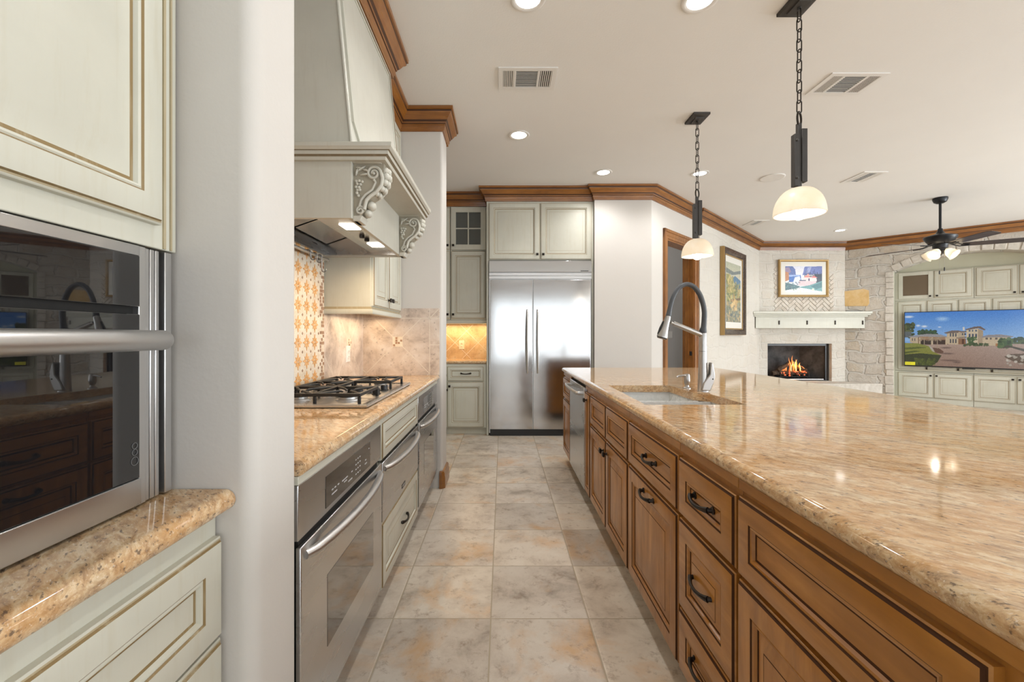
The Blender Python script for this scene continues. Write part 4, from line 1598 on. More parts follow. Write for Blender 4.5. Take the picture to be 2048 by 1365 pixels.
def grate(x0, x1, y0, y1, cs):
    b = MB()
    h0, h1, w = CT + 0.046, CT + 0.060, 0.013
    b.box(x0, x1, y0, y0 + w, h0, h1).box(x0, x1, y1 - w, y1, h0, h1).box(x0, x0 + w, y0 + w, y1 - w, h0, h1).box(x1 - w, x1, y0 + w, y1 - w, h0, h1)
    xm = (x0 + x1) / 2
    if len(cs) > 1:
        b.box(xm - w / 2, xm + w / 2, y0 + w, y1 - w, h0, h1)
    for (x, y) in ((x0, y0), (x1 - w, y0), (x0, y1 - w), (x1 - w, y1 - w), (xm, y0), (xm, y1 - w)):
        b.box(x, x + w, y, y + w, CT + 0.0125, h0)
    for (cx, cy) in cs:
        lx0, lx1 = (x0, x1) if len(cs) == 1 else ((x0, xm) if cx < xm else (xm, x1))
        for (ex, ey) in ((lx0 + 0.006, y0 + 0.006), (lx1 - 0.006, y0 + 0.006), (lx0 + 0.006, y1 - 0.006), (lx1 - 0.006, y1 - 0.006)):
            dx, dy = ex - cx, ey - cy
            pts = [(cx + dx * s, cy + dy * s, z) for s, z in ((0.16, CT + 0.052), (0.26, CT + 0.058), (0.6, CT + 0.058), (0.95, CT + 0.055))]
            b.tube(pts, [0.0045, 0.0062, 0.0068, 0.0068], 6)
    b.build('grate', 'iron', t, bevel=0.0025)
grate(CX0 + 0.035, CX1 - 0.040, CY0 + 0.035, CY0 + 0.315, [(-0.73, CY0 + 0.17), (-0.96, CY0 + 0.17)])
grate(CX0 + 0.035, CX1 - 0.040, CY1 - 0.315, CY1 - 0.035, [(-0.73, CY1 - 0.17), (-0.96, CY1 - 0.17)])
grate(CX0 + 0.035, -0.835, ym - 0.118, ym + 0.118, [(-0.955, ym)])
for (x, y) in ((-0.79, ym - 0.06), (-0.79, ym + 0.06), (-0.71, ym), (-0.655, ym - 0.075), (-0.655, ym + 0.075)):
    b = MB()
    b.lathe([(0.024, CT + 0.012), (0.024, CT + 0.017), (0.019, CT + 0.018), (0.0185, CT + 0.040), (0.016, CT + 0.043), (0, CT + 0.043)], (x, y, 0), 20)
    b.build('knob', 'black', t)

# upper cabinet beside the hood
UX, UY0, UZ = -0.82, 2.672, 1.35
t = T('wall_cabinet', 'cream wall cabinet between the hood and the far divider wall', 'cabinet', ((XW + UX) / 2, 3.04, UZ))
b = MB()
b.box(XW + 0.002, UX, UY0, 3.417, UZ + 0.03, CB - 0.002)
b.build('carcass', 'cream', t, bevel=0.002)
b = MB()
pr = [(0, UZ + 0.045), (0.006, UZ + 0.045), (0.008, UZ + 0.030), (0.016, UZ + 0.022), (0.019, UZ + 0.008), (0.016, UZ), (-0.03, UZ), (-0.03, UZ + 0.03)]
b = sweep_mb([(XW + 0.003, UY0), (UX, UY0), (UX, 3.415)], pr, [0, 2, 0, 0, 0, 0, 0])
b.build('light_rail', CRM, t)
hw = (3.417 - UY0) / 2 - 0.014
door(t, (UX, UY0 + 0.012, UZ + 0.05), (0, 1, 0), (1, 0, 0), hw, 1.42, CRM, 'raised', 0.055, 0.02, knob=(hw - 0.03, 0.06))
door(t, (UX, UY0 + 0.016 + hw, UZ + 0.05), (0, 1, 0), (1, 0, 0), hw, 1.42, CRM, 'raised', 0.055, 0.02, knob=(0.03, 0.06))
area_light('under_cabinet_lamp', (-0.98, 3.05, UZ - 0.004), (0, 0, 0), 0.12, 0.6, 1.6, (1, 0.72, 0.42))

# range hood
HX, HY0, HY1, HZ = -0.62, 1.766, 2.664, 1.70
HC = 1.960           # height of the shelf
t = T('range_hood', 'cream glazed range hood with carved corbels above the cooktop', 'range hood', ((XW + HX) / 2, (HY0 + HY1) / 2, HZ))
b = MB()
b.box(XW + 0.002, HX, HY0, HY0 + 0.02, HZ, HC)
b.box(XW + 0.002, HX, HY1 - 0.02, HY1, HZ, HC)
b.box(HX - 0.02, HX, HY0 + 0.02, HY1 - 0.02, HZ, HC)
b.build('lower_box', 'hood', t, bevel=0.002)
b = MB()
pr = [(0, HC - 0.028), (0.018, HC - 0.028), (0.022, HC - 0.016), (0.032, HC - 0.010), (0.034, HC + 0.004), (0.040, HC + 0.006), (0.050, HC + 0.016), (0.052, HC + 0.030), (0.046, HC + 0.034), (0, HC + 0.034)]
sx = HX + 0.125
b = sweep_mb([(XW + 0.003, HY0), (sx, HY0), (sx, HY1 + 0.004)], pr, [0, 0, 1, 0, 1, 0, 0, 0, 0])
b.box(XW + 0.003, sx, HY0, HY1 + 0.004, HC - 0.028, HC + 0.034)
b.build('mantel_shelf', ['hood', 'hood_dark'], t)
# tapered canopy above the shelf with applied mouldings
def hx(z):
    return HX - 0.08 * (z - (HC + 0.034)) / (CB - HC - 0.034)
b = MB()
z0, z1 = HC + 0.034, CEIL - 0.002
b.add([(XW + 0.002, HY0, z0), (hx(z0), HY0, z0), (hx(z0), HY1 + 0.02, z0), (XW + 0.002, HY1 + 0.02, z0), (XW + 0.002, HY0, z1), (hx(z1), HY0, z1), (hx(z1), HY1 + 0.02, z1), (XW + 0.002, HY1 + 0.02, z1)],
      [(0, 3, 2, 1), (4, 5, 6, 7), (0, 1, 5, 4), (1, 2, 6, 5), (2, 3, 7, 6), (3, 0, 4, 7)])
b.build('canopy', 'hood', t, bevel=0.002)
b = MB()
def fpt(y, z, o):
    return (hx(z) + o, y, z)
def face_frame(ya, yb, za, zb, w, o, mat):
    # ring applied to the sloping front, with clipped lower corners
    def outline(i):
        c = 0.10 - i * 0.4
        return [(ya + i + c, za + i), (yb - i - c, za + i), (yb - i, za + i + c), (yb - i, zb - i), (ya + i, zb - i), (ya + i, za + i + c)]
    rings = [[fpt(y, z, oo) for y, z in outline(i)] for i, oo in ((0, -0.002), (0, o), (w * 0.4, o), (w * 0.5, o * 0.5), (w, o * 0.4), (w, -0.002))]
    b.loops(rings, [mat, mat, 1, mat, mat, mat], cap=False)
face_frame(HY0 + 0.035, HY1 - 0.02, z0 + 0.02, CB - 0.012, 0.03, 0.010, 0)
b.build('panel_moulding', ['hood', 'hood_dark'], t)
b = MB()
b.tube([(hx(z) + 0.001, HY0 - 0.001, z) for z in (z0 + 0.002, CB)], 0.006, 8)
b.build('corner_bead', 'hood', t)
# stainless liner with two lamps
b = MB()
lx0, lx1, ly0, ly1 = XW + 0.02, HX - 0.021, HY0 + 0.021, HY1 - 0.021
b.box(lx1 - 0.17, lx1, ly0, ly1, HZ + 0.028, HZ + 0.036)
b.box(lx1 - 0.174, lx1 - 0.17, ly0, ly1, HZ + 0.028, HZ + 0.20)
b.box(lx0, lx1 - 0.17, ly0, ly1, HZ + 0.20, HZ + 0.21)
b.box(lx0, lx0 + 0.006, ly0, ly1, HZ + 0.01, HZ + 0.20)
b.box(lx0, lx1, ly0, ly0 + 0.004, HZ + 0.01, HZ + 0.20)
b.box(lx0, lx1, ly1 - 0.004, ly1, HZ + 0.01, HZ + 0.20)
ln = b.build('liner', 'steel_y', t, bevel=0.001)
b = MB()
for i in range(2):
    ya, yb = ly0 + 0.03 + i * 0.415, ly0 + 0.425 + i * 0.415
    b.add([(lx0 + 0.02, ya, HZ + 0.075), (lx1 - 0.19, ya, HZ + 0.16), (lx1 - 0.19, yb, HZ + 0.16), (lx0 + 0.02, yb, HZ + 0.075),
           (lx0 + 0.02, ya, HZ + 0.087), (lx1 - 0.19, ya, HZ + 0.172), (lx1 - 0.19, yb, HZ + 0.172), (lx0 + 0.02, yb, HZ + 0.087)],
          [(0, 1, 2, 3), (4, 7, 6, 5), (0, 4, 5, 1), (1, 5, 6, 2), (2, 6, 7, 3), (3, 7, 4, 0)])
b.build('baffle_filter', 'steel_y', ln, bevel=0.002)
for y in (2.02, 2.43):
    b = MB()
    b.box(-0.752, -0.680, y - 0.048, y + 0.048, HZ + 0.0245, HZ + 0.029)
    b.build('lamp', 'hood_lamp', t, label='lit square hood lamp', bevel=0.002)
    spot_light('hood_lamp_beam', (-0.716, y, HZ + 0.02), 9.0, 165, (1, 0.74, 0.46), 0.03)
for y in (2.19, 2.27):
    b = MB()
    b.lathe([(0.013, HZ + 0.029), (0.013, HZ + 0.016), (0.010, HZ + 0.012), (0, HZ + 0.012)], (-0.716, y, 0), 14)
    b.build('knob', 'black', ln)
def corbel(y0, y1):
    Tm = frame((HX, 0, HZ - 0.008), (1, 0, 0), (0, 1, 0))
    b = MB(Tm)
    back = [(0, 0), (0.018, 0), (0.024, 0.018), (0.030, 0.03), (0.045, 0.045), (0.052, 0.07), (0.058, 0.09), (0.085, 0.105), (0.105, 0.13), (0.118, 0.16), (0.128, 0.20), (0.128, 0.245), (0, 0.245)]
    b.prism(back, y0 + 0.010, y1 - 0.010, 'y', 2)
    b.prism([(0, 0.238), (0.118, 0.238), (0.122, 0.250), (0.122, 0.277), (0, 0.277)], y0 - 0.002, y1 + 0.002, 'y', 0)
    b.prism([(0, 0.0), (0.030, 0.0), (0.034, 0.012), (0.040, 0.022), (0.0, 0.022)], y0 + 0.004, y1 - 0.004, 'y', 0)
    c = b.build('corbel', ['hood', 'hood_dark', 'hood_mid'], t, bevel=0.002)
    # S-scroll bands on both cheeks and across the front
    ctr = [(0.095, 0.192)]
    for (ya, yb) in ((y0, y0 + 0.012), (y1 - 0.012, y1)):
        b = MB(Tm)
        ym_ = (ya + yb) / 2
        sp = []
        for i in range(30):
            a = math.radians(-200 + 560 * i / 29)
            r = 0.008 + 0.022 * i / 29
            sp.append((0.086 + r * math.cos(-a), ym_, 0.198 + r * math.sin(-a)))
        sp = [p for p in sp]
        tail = [(0.122, 0.178), (0.118, 0.150), (0.098, 0.122), (0.072, 0.104), (0.056, 0.088), (0.050, 0.066), (0.046, 0.048)]
        last = sp[-1]
        b.tube(sp, [0.0045 + 0.002 * i / 29 for i in range(30)], 8)
        b.tube([(0.116, ym_, 0.200)] + [(p[0], ym_, p[1]) for p in tail], 0.0075, 8)
        inner = [(0.094, 0.160), (0.080, 0.130), (0.052, 0.110), (0.034, 0.088), (0.026, 0.060)]
        b.tube([(0.086, ym_, 0.172)] + [(p[0], ym_, p[1]) for p in inner], 0.0055, 8)
        sp2 = []
        for i in range(24):
            a = math.radians(30 + 520 * i / 23)
            r = 0.018 - 0.013 * i / 23
            sp2.append((0.030 + r * math.cos(a), ym_, 0.044 + r * math.sin(a)))
        b.tube(sp2, 0.0045, 8)
        b.ball(Tm.inverted() @ Tm @ Vector((0.086, ym_, 0.198)), 0.007, 8)
        b.build('scroll', 'hood', c)
        sgn = -1 if ya == y0 else 1
        yo = ya + 0.006 if sgn < 0 else yb - 0.006
        b = MB(Tm)
        for (gx, gz) in [(0.014, 0.165), (0.026, 0.166), (0.038, 0.163), (0.018, 0.153), (0.031, 0.152), (0.013, 0.141), (0.025, 0.140), (0.018, 0.128), (0.028, 0.129), (0.016, 0.116), (0.022, 0.105)]:
            b.ball((gx, yo, gz), 0.0068, 8)
        b.build('grape_cluster', 'hood', c)
        b = MB(Tm)
        for (lx, lz, a, L) in ((0.018, 0.205, 35, 0.042), (0.030, 0.190, 10, 0.040), (0.012, 0.188, 75, 0.036), (0.040, 0.214, -15, 0.030), (0.012, 0.222, -5, 0.03)):
            a = math.radians(a)
            pts = [(lx + L * s * math.cos(a), yo, lz + L * s * math.sin(a)) for s in (0, 0.3, 0.65, 1)]
            b.tube(pts, [0.003, 0.0085, 0.0075, 0.001], 8, flat=(1, 0.6))
        b.build('leaf_carving', 'hood', c)
    b = MB(Tm)
    ymid = (y0 + y1) / 2
    for (px, pz, r) in ((0.136, 0.215, 0.017), (0.138, 0.190, 0.018), (0.133, 0.165, 0.017), (0.120, 0.140, 0.016), (0.100, 0.118, 0.013)):
        for dy in (-0.022, 0, 0.022):
            b.ball((px - abs(dy) * 0.25, ymid + dy, pz), r * 0.85, 8)
    b.ball((0.066, ymid, 0.072), 0.020, 10, sy=1.3)
    b.ball((0.052, ymid, 0.040), 0.017, 10, sy=1.3)
    b.build('acanthus_front', 'hood', c)
corbel(HY0 + 0.012, HY0 + 0.100)
corbel(HY1 - 0.092, HY1 - 0.004)

# utensil rail and S hooks behind the cooktop
RZ, RX = 1.672, XW + 0.055
t = T('utensil_rail', 'steel utensil rail on the mosaic wall under the hood', 'rail', (XW, 2.2, RZ))
b = MB()
b.tube([(RX, 1.92, RZ), (RX, 2.60, RZ)], 0.008, 12)
b.tube([(RX, 2.596, RZ), (RX, 2.612, RZ)], 0.011, 12)
b.build('bar', 'steel_bar', t)
for y in (1.96, 2.585):
    b = MB()
    b.tube([(XW + 0.012, y, RZ - 0.004), (XW + 0.016, y, RZ - 0.004), (XW + 0.018, y, RZ - 0.003), (RX, y, RZ)], [0.014, 0.014, 0.006, 0.006], 10)
    b.build('bracket', 'steel_bar', t)
def s_hook(y, L, label):
    b = MB()
    r1, r2 = 0.0125, 0.0125
    pts = [(RX + r1 * math.cos(math.radians(a)), y, RZ + r1 * math.sin(math.radians(a))) for a in range(190, -1, -19)]
    pts += [(RX + r1, y + 0.004 * s, RZ - L * s) for s in (0.3, 0.6, 1.0)]
    pts += [(RX + r1 + r2 - r2 * math.cos(math.radians(a)), y + 0.004, RZ - L - r2 * math.sin(math.radians(a))) for a in range(20, 201, 20)]
    b.tube(pts, 0.0028, 7)
    b.build('s_hook', 'hook_steel', None, label=label, cat='hook', group='hooks on the utensil rail')
s_hook(2.345, 0.030, 'short steel hook nearest the divider wall on the utensil rail')
s_hook(2.425, 0.032, 'short steel hook in the middle of the utensil rail')
s_hook(2.490, 0.075, 'long steel hook at the far end of the utensil rail')


def wall_plate(Tm, x, z, label, mat='almond', kind='outlet'):
    """cover plate on the plane y = 0 of Tm"""
    o = Tm @ Vector((x, 0, z))
    t = T('wall_outlet' if kind == 'outlet' else 'light_switch', label, kind, tuple(o))
    b = MB(Tm)
    b.loops([rect(x - a, x + a, z - c, z + c, y) for a, c, y in ((0.036, 0.058, 0), (0.036, 0.058, 0.003), (0.032, 0.054, 0.006))], close=True)
    b.build('cover_plate', mat, t)
    if kind == 'outlet':
        for dz in (-0.020, 0.020):
            b = MB(Tm)
            b.lathe([(0.0155, 0), (0.0155, 0.0075), (0.014, 0.0085), (0, 0.0085)], (x, 0, z + dz), 16, 0, Matrix.Rotation(-HALF, 3, 'X'))
            s = b.build('socket', mat, t)
            b = MB(Tm)
            for dx in (-0.005, 0.005):
                b.box(x + dx - 0.001, x + dx + 0.001, 0.008, 0.0088, z + dz - 0.004, z + dz + 0.005)
            b.build('slots', 'dark_gap', s, smooth=False)
    else:
        b = MB(Tm)
        b.loops([rect(x - 0.015, x + 0.015, z - 0.032, z + 0.032, y) for y in (0.0055, 0.009)], close=True)
        b.build('rocker', mat, t)
wall_plate(frame((XW + 0.0102, 0, 0), (0, 1, 0), (1, 0, 0)), 3.07, 1.083, 'pale outlet on the stone backsplash beyond the cooktop', 'white')
wall_plate(frame((0, 5.7396, 0), (1, 0, 0), (0, -1, 0)), -0.545, 1.085, 'almond outlet on the golden pantry backsplash', 'almond')
wall_plate(frame(tuple(LW @ Vector((2.0985, 0, 0))), (R2, -R2, 0), (-R2, -R2, 0)), -0.69, 1.22, 'pale light switch on the hallway wall seen through the doorway', 'white', 'switch')

# ------------------------------------------------------------------ refrigerator wall
t = T('refrigerator_cabinet', 'cream cabinet surrounding the refrigerator with two upper doors', 'cabinet', (0.45, 5.45, 0))
b = MB()
b.box(-0.193, -0.168, YF, 5.74, 0, 2.835)
b.build('side_panel', 'cream', t, bevel=0.002)
b = MB()
b.box(1.076, 1.100, YF, 5.74, 0, 2.835)
b.build('side_panel', 'cream', t, bevel=0.002)
b = MB()
b.box(-0.168, 1.076, YF, 5.74, 2.122, 2.835)
b.build('upper_box', 'cream', t, bevel=0.002)
dw = 0.617
door(t, (-0.166, YF, 2.130), (1, 0, 0), (0, -1, 0), dw, 0.682, CRM, 'raised', 0.058, 0.02, knob=(dw - 0.032, 0.06), metal='bronze')
door(t, (-0.166 + dw + 0.008, YF, 2.130), (1, 0, 0), (0, -1, 0), dw, 0.682, CRM, 'raised', 0.058, 0.02, knob=(0.032, 0.06))
t = T('refrigerator', 'wide stainless built-in refrigerator with two tall bowed handles', 'refrigerator', (0.45, 5.4, 0))
b = MB()
b.box(-0.163, 1.071, YF - 0.01, 5.73, 0.03, 2.115)
b.build('body', 'steel_bar', t, bevel=0.002)
b = MB()
b.box(-0.163, 1.071, YF - 0.042, YF - 0.01, 1.972, 2.112)
g = b.build('top_grille', 'steel_door', t, bevel=0.003)
b = MB()
for i in range(9):
    b.box(0.940 + i * 0.0105, 0.948 + i * 0.0105, YF - 0.0435, YF - 0.0415, 1.983, 1.993)
b.build('badge', 'black', g, smooth=False)
b = MB()
b.box(-0.163, 1.071, YF - 0.030, YF - 0.010, 1.932, 1.968).box(-0.163, 1.071, YF - 0.036, YF - 0.010, 1.893, 1.928)
b.build('upper_trim', 'steel_bar', t, bevel=0.002)
def bowed_door(x0, x1, z0, z1, y, name, hinge):
    b = MB()
    n = 14
    rings = []
    for i in range(n + 1):
        s = i / n
        rings.append([(x0 + (x1 - x0) * s, y + 0.045, z0), (x0 + (x1 - x0) * s, y - 0.006 * math.sin(math.pi * s), z0), (x0 + (x1 - x0) * s, y - 0.006 * math.sin(math.pi * s), z1), (x0 + (x1 - x0) * s, y + 0.045, z1)])
    b.loops(rings, cap=True, close=True)
    return b.build(name, 'steel_door', t, bevel=0.003)
YD = YF - 0.05
d1 = bowed_door(-0.145, 0.360, 0.085, 1.880, YD, 'door', 0)
d2 = bowed_door(0.370, 1.056, 0.085, 1.880, YD, 'door', 1)
for d, hxx in ((d1, 0.296), (d2, 0.420)):
    b = MB()
    pts, rs = [], []
    for i in range(23):
        s = i / 22
        pts.append((hxx, YD - 0.002 - 0.055 * math.sin(math.pi * min(1, max(0, s))) ** 0.5, 0.760 + 0.760 * s))
        rs.append(0.010 + 0.009 * math.sin(math.pi * s))
    b.tube(pts, rs, 14)
    b.build('handle', 'steel_bar', d)
b = MB()
b.box(-0.150, 1.055, YF - 0.02, YF + 0.2, 0.0, 0.078)
b.build('kick_plate', 'black', t, bevel=0.002)

# pantry units in the recess
PY = 5.42
t = T('glass_front_cabinet', 'cream wall cabinet with four-pane glass door above a solid door', 'cabinet', (-0.42, 5.58, 1.36))
b = MB()
b.box(-0.655, -0.197, PY + 0.24, 5.745, 1.41, 2.835)
b.box(-0.655, -0.635, PY, PY + 0.24, 1.41, 2.835).box(-0.217, -0.197, PY, PY + 0.24, 1.41, 2.835)
b.box(-0.635, -0.217, PY, PY + 0.24, 2.81, 2.835).box(-0.635, -0.212, PY, PY + 0.24, 2.28, 2.30).box(-0.635, -0.212, PY, PY + 0.24, 1.41, 1.43)
b.build('carcass', 'cream', t, bevel=0.0015)
door(t, (-0.648, PY, 1.425), (1, 0, 0), (0, -1, 0), 0.436, 0.848, CRM, 'raised', 0.055, 0.02, knob=(0.03, 0.05))
Tm = frame((-0.648, PY, 2.292), (1, 0, 0), (0, -1, 0))
W_, H_, S_ = 0.436, 0.53, 0.062
b = MB(Tm)
for r in ((0, S_, 0, H_), (W_ - S_, W_, 0, H_), (S_, W_ - S_, 0, S_), (S_, W_ - S_, H_ - S_, H_)):
    b.box(r[0], r[1], 0, 0.02, r[2], r[3])
b.box(W_ / 2 - 0.008, W_ / 2 + 0.008, 0.004, 0.017, S_, H_ - S_).box(S_, W_ - S_, 0.004, 0.017, H_ / 2 - 0.008, H_ / 2 + 0.008)
d = b.build('door', 'cream', t, bevel=0.002)
b = MB(Tm)
b.box(S_, W_ - S_, 0.007, 0.010, S_, H_ - S_)
b.build('pane', 'glass', d, smooth=False, label='wavy grey glass')
knob_mb(Tm, 0.03, 0.05, 0.0195).build('knob', 'bronze', d)
b = MB()
b.box(-1.65, -0.197, PY + 0.005, 5.745, 1.36, 1.408)
bb = b.build('light_rail', 'cream', t, bevel=0.004)
area_light('pantry_lamp', (-0.60, 5.60, 1.355), (0, 0, 0), 0.9, 0.10, 5.0, (1, 0.70, 0.38))
t = T('pantry_wall_cabinet', 'neighbouring cream wall cabinet mostly hidden by the far divider wall', 'cabinet', (-1.1, 5.58, 1.41))
b = MB()
b.box(-1.62, -0.660, PY, 5.745, 1.411, 2.835)
b.build('carcass', 'cream', t, bevel=0.0015)
door(t, (-1.095, PY, 1.425), (1, 0, 0), (0, -1, 0), 0.436, 0.848, CRM, 'raised', 0.055, 0.02, knob=(0.406, 0.05))
door(t, (-1.095, PY, 2.292), (1, 0, 0), (0, -1, 0), 0.436, 0.53, CRM, 'raised', 0.055, 0.02, knob=(0.406, 0.05))
PB = 5.245
t = T('pantry_base_cabinet', 'cream base cabinet with drawer beside the refrigerator', 'cabinet', (-0.43, 5.5, 0))
b = MB()
b.box(-0.690, -0.197, PB, 5.74, 0.085, CT - 0.037)
b.build('carcass', 'cream', t, bevel=0.002)
b = MB()
b.box(-0.690, -0.197, PB + 0.05, 5.74, 0.0, 0.085)
b.build('toe_kick', 'cream', t, smooth=False)
door(t, (-0.672, PB, 0.655), (1, 0, 0), (0, -1, 0), 0.444, 0.180, CRM, 'flat', 0.040, 0.02, name='drawer', pull=(0.225, 0.094))
door(t, (-0.672, PB, 0.095), (1, 0, 0), (0, -1, 0), 0.444, 0.550, CRM, 'raised', 0.055, 0.02, knob=(0.028, 0.50))
t = T('pantry_side_cabinet', 'cream base cabinet run seen edge-on behind the far divider wall', 'cabinet', (-1.2, 4.6, 0))
b = MB()
b.box(-1.28, -0.700, 3.70, 5.74, 0.09, CT - 0.037)
b.build('carcass', 'cream', t, bevel=0.002)
b = MB()
b.box(-1.28, -0.76, 3.70, 5.20, 0.0, 0.09)
b.build('toe_kick', 'cream', t, smooth=False)
for i in range(2):
    y = 3.75 + i * 0.72
    door(t, (-0.700, y, 0.655), (0, 1, 0), (1, 0, 0), 0.70, 0.180, CRM, 'flat', 0.040, 0.02, name='drawer', knob=(0.55, 0.09))
    door(t, (-0.700, y, 0.100), (0, 1, 0), (1, 0, 0), 0.70, 0.545, CRM, 'raised', 0.055, 0.02, knob=(0.67, 0.46))
t = T('pantry_counter', 'short granite worktop on the pantry base cabinet', 'countertop', (-0.7, 5.5, CT - 0.036))
bullnose_counter(t, (-1.28, -0.197, PB - 0.02, 5.738), CT, 0.034, ('y0',))

# ------------------------------------------------------------------ island
IX = 0.608           # face of the island boxes; fronts stand 0.022 proud
IY1 = 4.17
DWZ = (0.105, 0.825)


def island_unit(name, label, y0, y1, cat='cabinet', solid=True, x1=1.16, extra=None, grp=None, body_y1=None):
    t = T(name, label, cat, ((IX + x1) / 2, (y0 + y1) / 2, 0), grp)
    b = MB()
    if solid:
        b.box(IX, x1, y0, body_y1 or y1, 0.105, CT - 0.042)
        if body_y1:
            b.box(IX, IX + 0.02, body_y1, y1, 0.105, CT - 0.042)
    else:
        b.box(IX, x1, y0, y0 + 0.016, 0.105, CT - 0.042).box(IX, x1, y1 - 0.016, y1, 0.105, CT - 0.042).box(IX, x1, y0 + 0.016, y1 - 0.016, 0.105, 0.12)
        b.box(x1 - 0.012, x1, y0 + 0.016, y1 - 0.016, 0.12, CT - 0.042).box(IX, IX + 0.018, y0 + 0.016, y1 - 0.016, 0.12, CT - 0.042)
    b.build('carcass', 'wood_v', t, bevel=0.0015)
    b = MB()
    b.box(IX - 0.012, IX + 0.001, y0, y1, 0.832, CT - 0.043)
    b.build('top_rail', 'wood_y', t, bevel=0.001)
    b = MB()
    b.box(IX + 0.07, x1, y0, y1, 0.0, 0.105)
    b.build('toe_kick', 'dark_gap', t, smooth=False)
    return t


def ifront(t, y0, y1, z0, z1, style, name, s=0.05, mats=None, **kw):
    return door(t, (IX, y0, z0), (0, 1, 0), (-1, 0, 0), y1 - y0, z1 - z0, mats or (WDH if name == 'drawer' else WDV), style, s, 0.023, name=name, **kw)


t = island_unit('island_cabinet', 'island cabinet at the near end with one wide drawer over a raised-panel door', 0.44, 1.085)
ifront(t, 0.520, 1.077, 0.622, 0.818, 'flat', 'drawer', 0.052)
ifront(t, 0.520, 1.077, 0.112, 0.610, 'raised', 'door', 0.060)
t = island_unit('island_drawer_cabinet', 'alder drawer stack of three drawers with iron pulls', 1.088, 1.440)
for z0, z1, st in ((0.625, 0.812, 'flat'), (0.322, 0.612, 'raised_small'), (0.112, 0.312, 'raised_small')):
    ifront(t, 1.092, 1.436, z0, z1, st, 'drawer', 0.060, pull=(0.180, (z1 - z0) / 2 + 0.004))
t = island_unit('island_pullout_cabinet', 'alder cabinet with iron pulls on its drawer and on its tall pull-out door', 1.443, 2.014, body_y1=1.938)
ifront(t, 1.449, 2.006, 0.625, 0.814, 'flat', 'drawer', 0.050, pull=(0.275, 0.094))
ifront(t, 1.449, 2.006, 0.112, 0.613, 'raised', 'door', 0.058, pull=(0.275, 0.463))
t = island_unit('sink_base_cabinet', 'alder sink cabinet with two false drawer fronts over a pair of doors', 2.017, 2.886, solid=False)
ifront(t, 2.022, 2.446, 0.625, 0.814, 'flat', 'drawer', 0.046)
ifront(t, 2.454, 2.880, 0.625, 0.814, 'flat', 'drawer', 0.046)
ifront(t, 2.022, 2.446, 0.112, 0.613, 'raised', 'door', 0.056, knob=(0.390, 0.438))
ifront(t, 2.454, 2.880, 0.112, 0.613, 'raised', 'door', 0.056, knob=(0.034, 0.438))
t = island_unit('narrow_pullout_cabinet', 'narrow alder pull-out between the sink cabinet and the dishwasher', 2.889, 3.078)
ifront(t, 2.897, 3.070, 0.112, 0.814, 'flat', 'door', 0.046, knob=(0.085, 0.655))
t = island_unit('end_cabinet', 'alder cabinet at the far end of the island beyond the dishwasher', 3.736, IY1)
ifront(t, 3.744, IY1 - 0.012, 0.625, 0.814, 'flat', 'drawer', 0.046)
ifront(t, 3.744, IY1 - 0.012, 0.112, 0.613, 'raised', 'door', 0.056)

t = T('dishwasher', 'stainless dishwasher with a bar handle built into the island', 'dishwasher', (0.88, 3.41, 0))
b = MB()
b.box(IX + 0.002, 1.15, 3.084, 3.730, 0.105, CT - 0.045)
b.build('body', 'dark_gap', t, smooth=False)
b = MB()
b.box(IX - 0.024, IX + 0.002, 3.086, 3.728, 0.108, 0.842)
d = b.build('door', 'steel_y', t, bevel=0.004)
b = MB()
hz = 0.795
pts = [(IX - 0.024, 3.125, hz), (IX - 0.060, 3.127, hz), (IX - 0.068, 3.135, hz), (IX - 0.074, 3.25, hz), (IX - 0.076, 3.407, hz), (IX - 0.074, 3.56, hz), (IX - 0.068, 3.679, hz), (IX - 0.060, 3.687, hz), (IX - 0.024, 3.689, hz)]
b.tube(pts, 0.0115, 12, flat=(0.7, 1.2))
b.build('handle', 'steel_bar', d)
b = MB()
b.box(IX + 0.06, IX + 0.07, 3.086, 3.728, 0.0, 0.104)
b.build('kick_plate', 'black', t, smooth=False)

t = T('kitchen_island', 'alder panelled rear half of the island under the wide granite top', 'island', (1.5, 2.3, 0))
b = MB()
b.box(1.165, 1.80, 0.44, IY1, 0.0, CT - 0.042)
b.build('body', 'wood_v', t, bevel=0.002)
for i in range(5):
    y = 0.48 + i * 0.735
    front_mb(frame((1.80, y, 0.11), (0, 1, 0), (1, 0, 0)), 0.70, 0.72, 'raised', 0.06, 0.02).build('back_panel', WDV, t)

t = T('island_countertop', 'large polished gold granite island top with a sink cut-out', 'countertop', (1.33, 2.3, CT - 0.042))
X0I, X1I, Y0I, Y1I = 0.580, 2.085, 0.30, 4.205
HOLE = [(0.655, 1.966), (1.120, 1.966), (1.120, 2.320), (1.052, 2.375), (1.052, 2.715), (0.668, 2.715)]
bullnose_counter(t, (X0I, X1I, Y0I, Y1I), CT, 0.042, ('x0', 'x1', 'y0', 'y1'), holes=(None, HOLE))

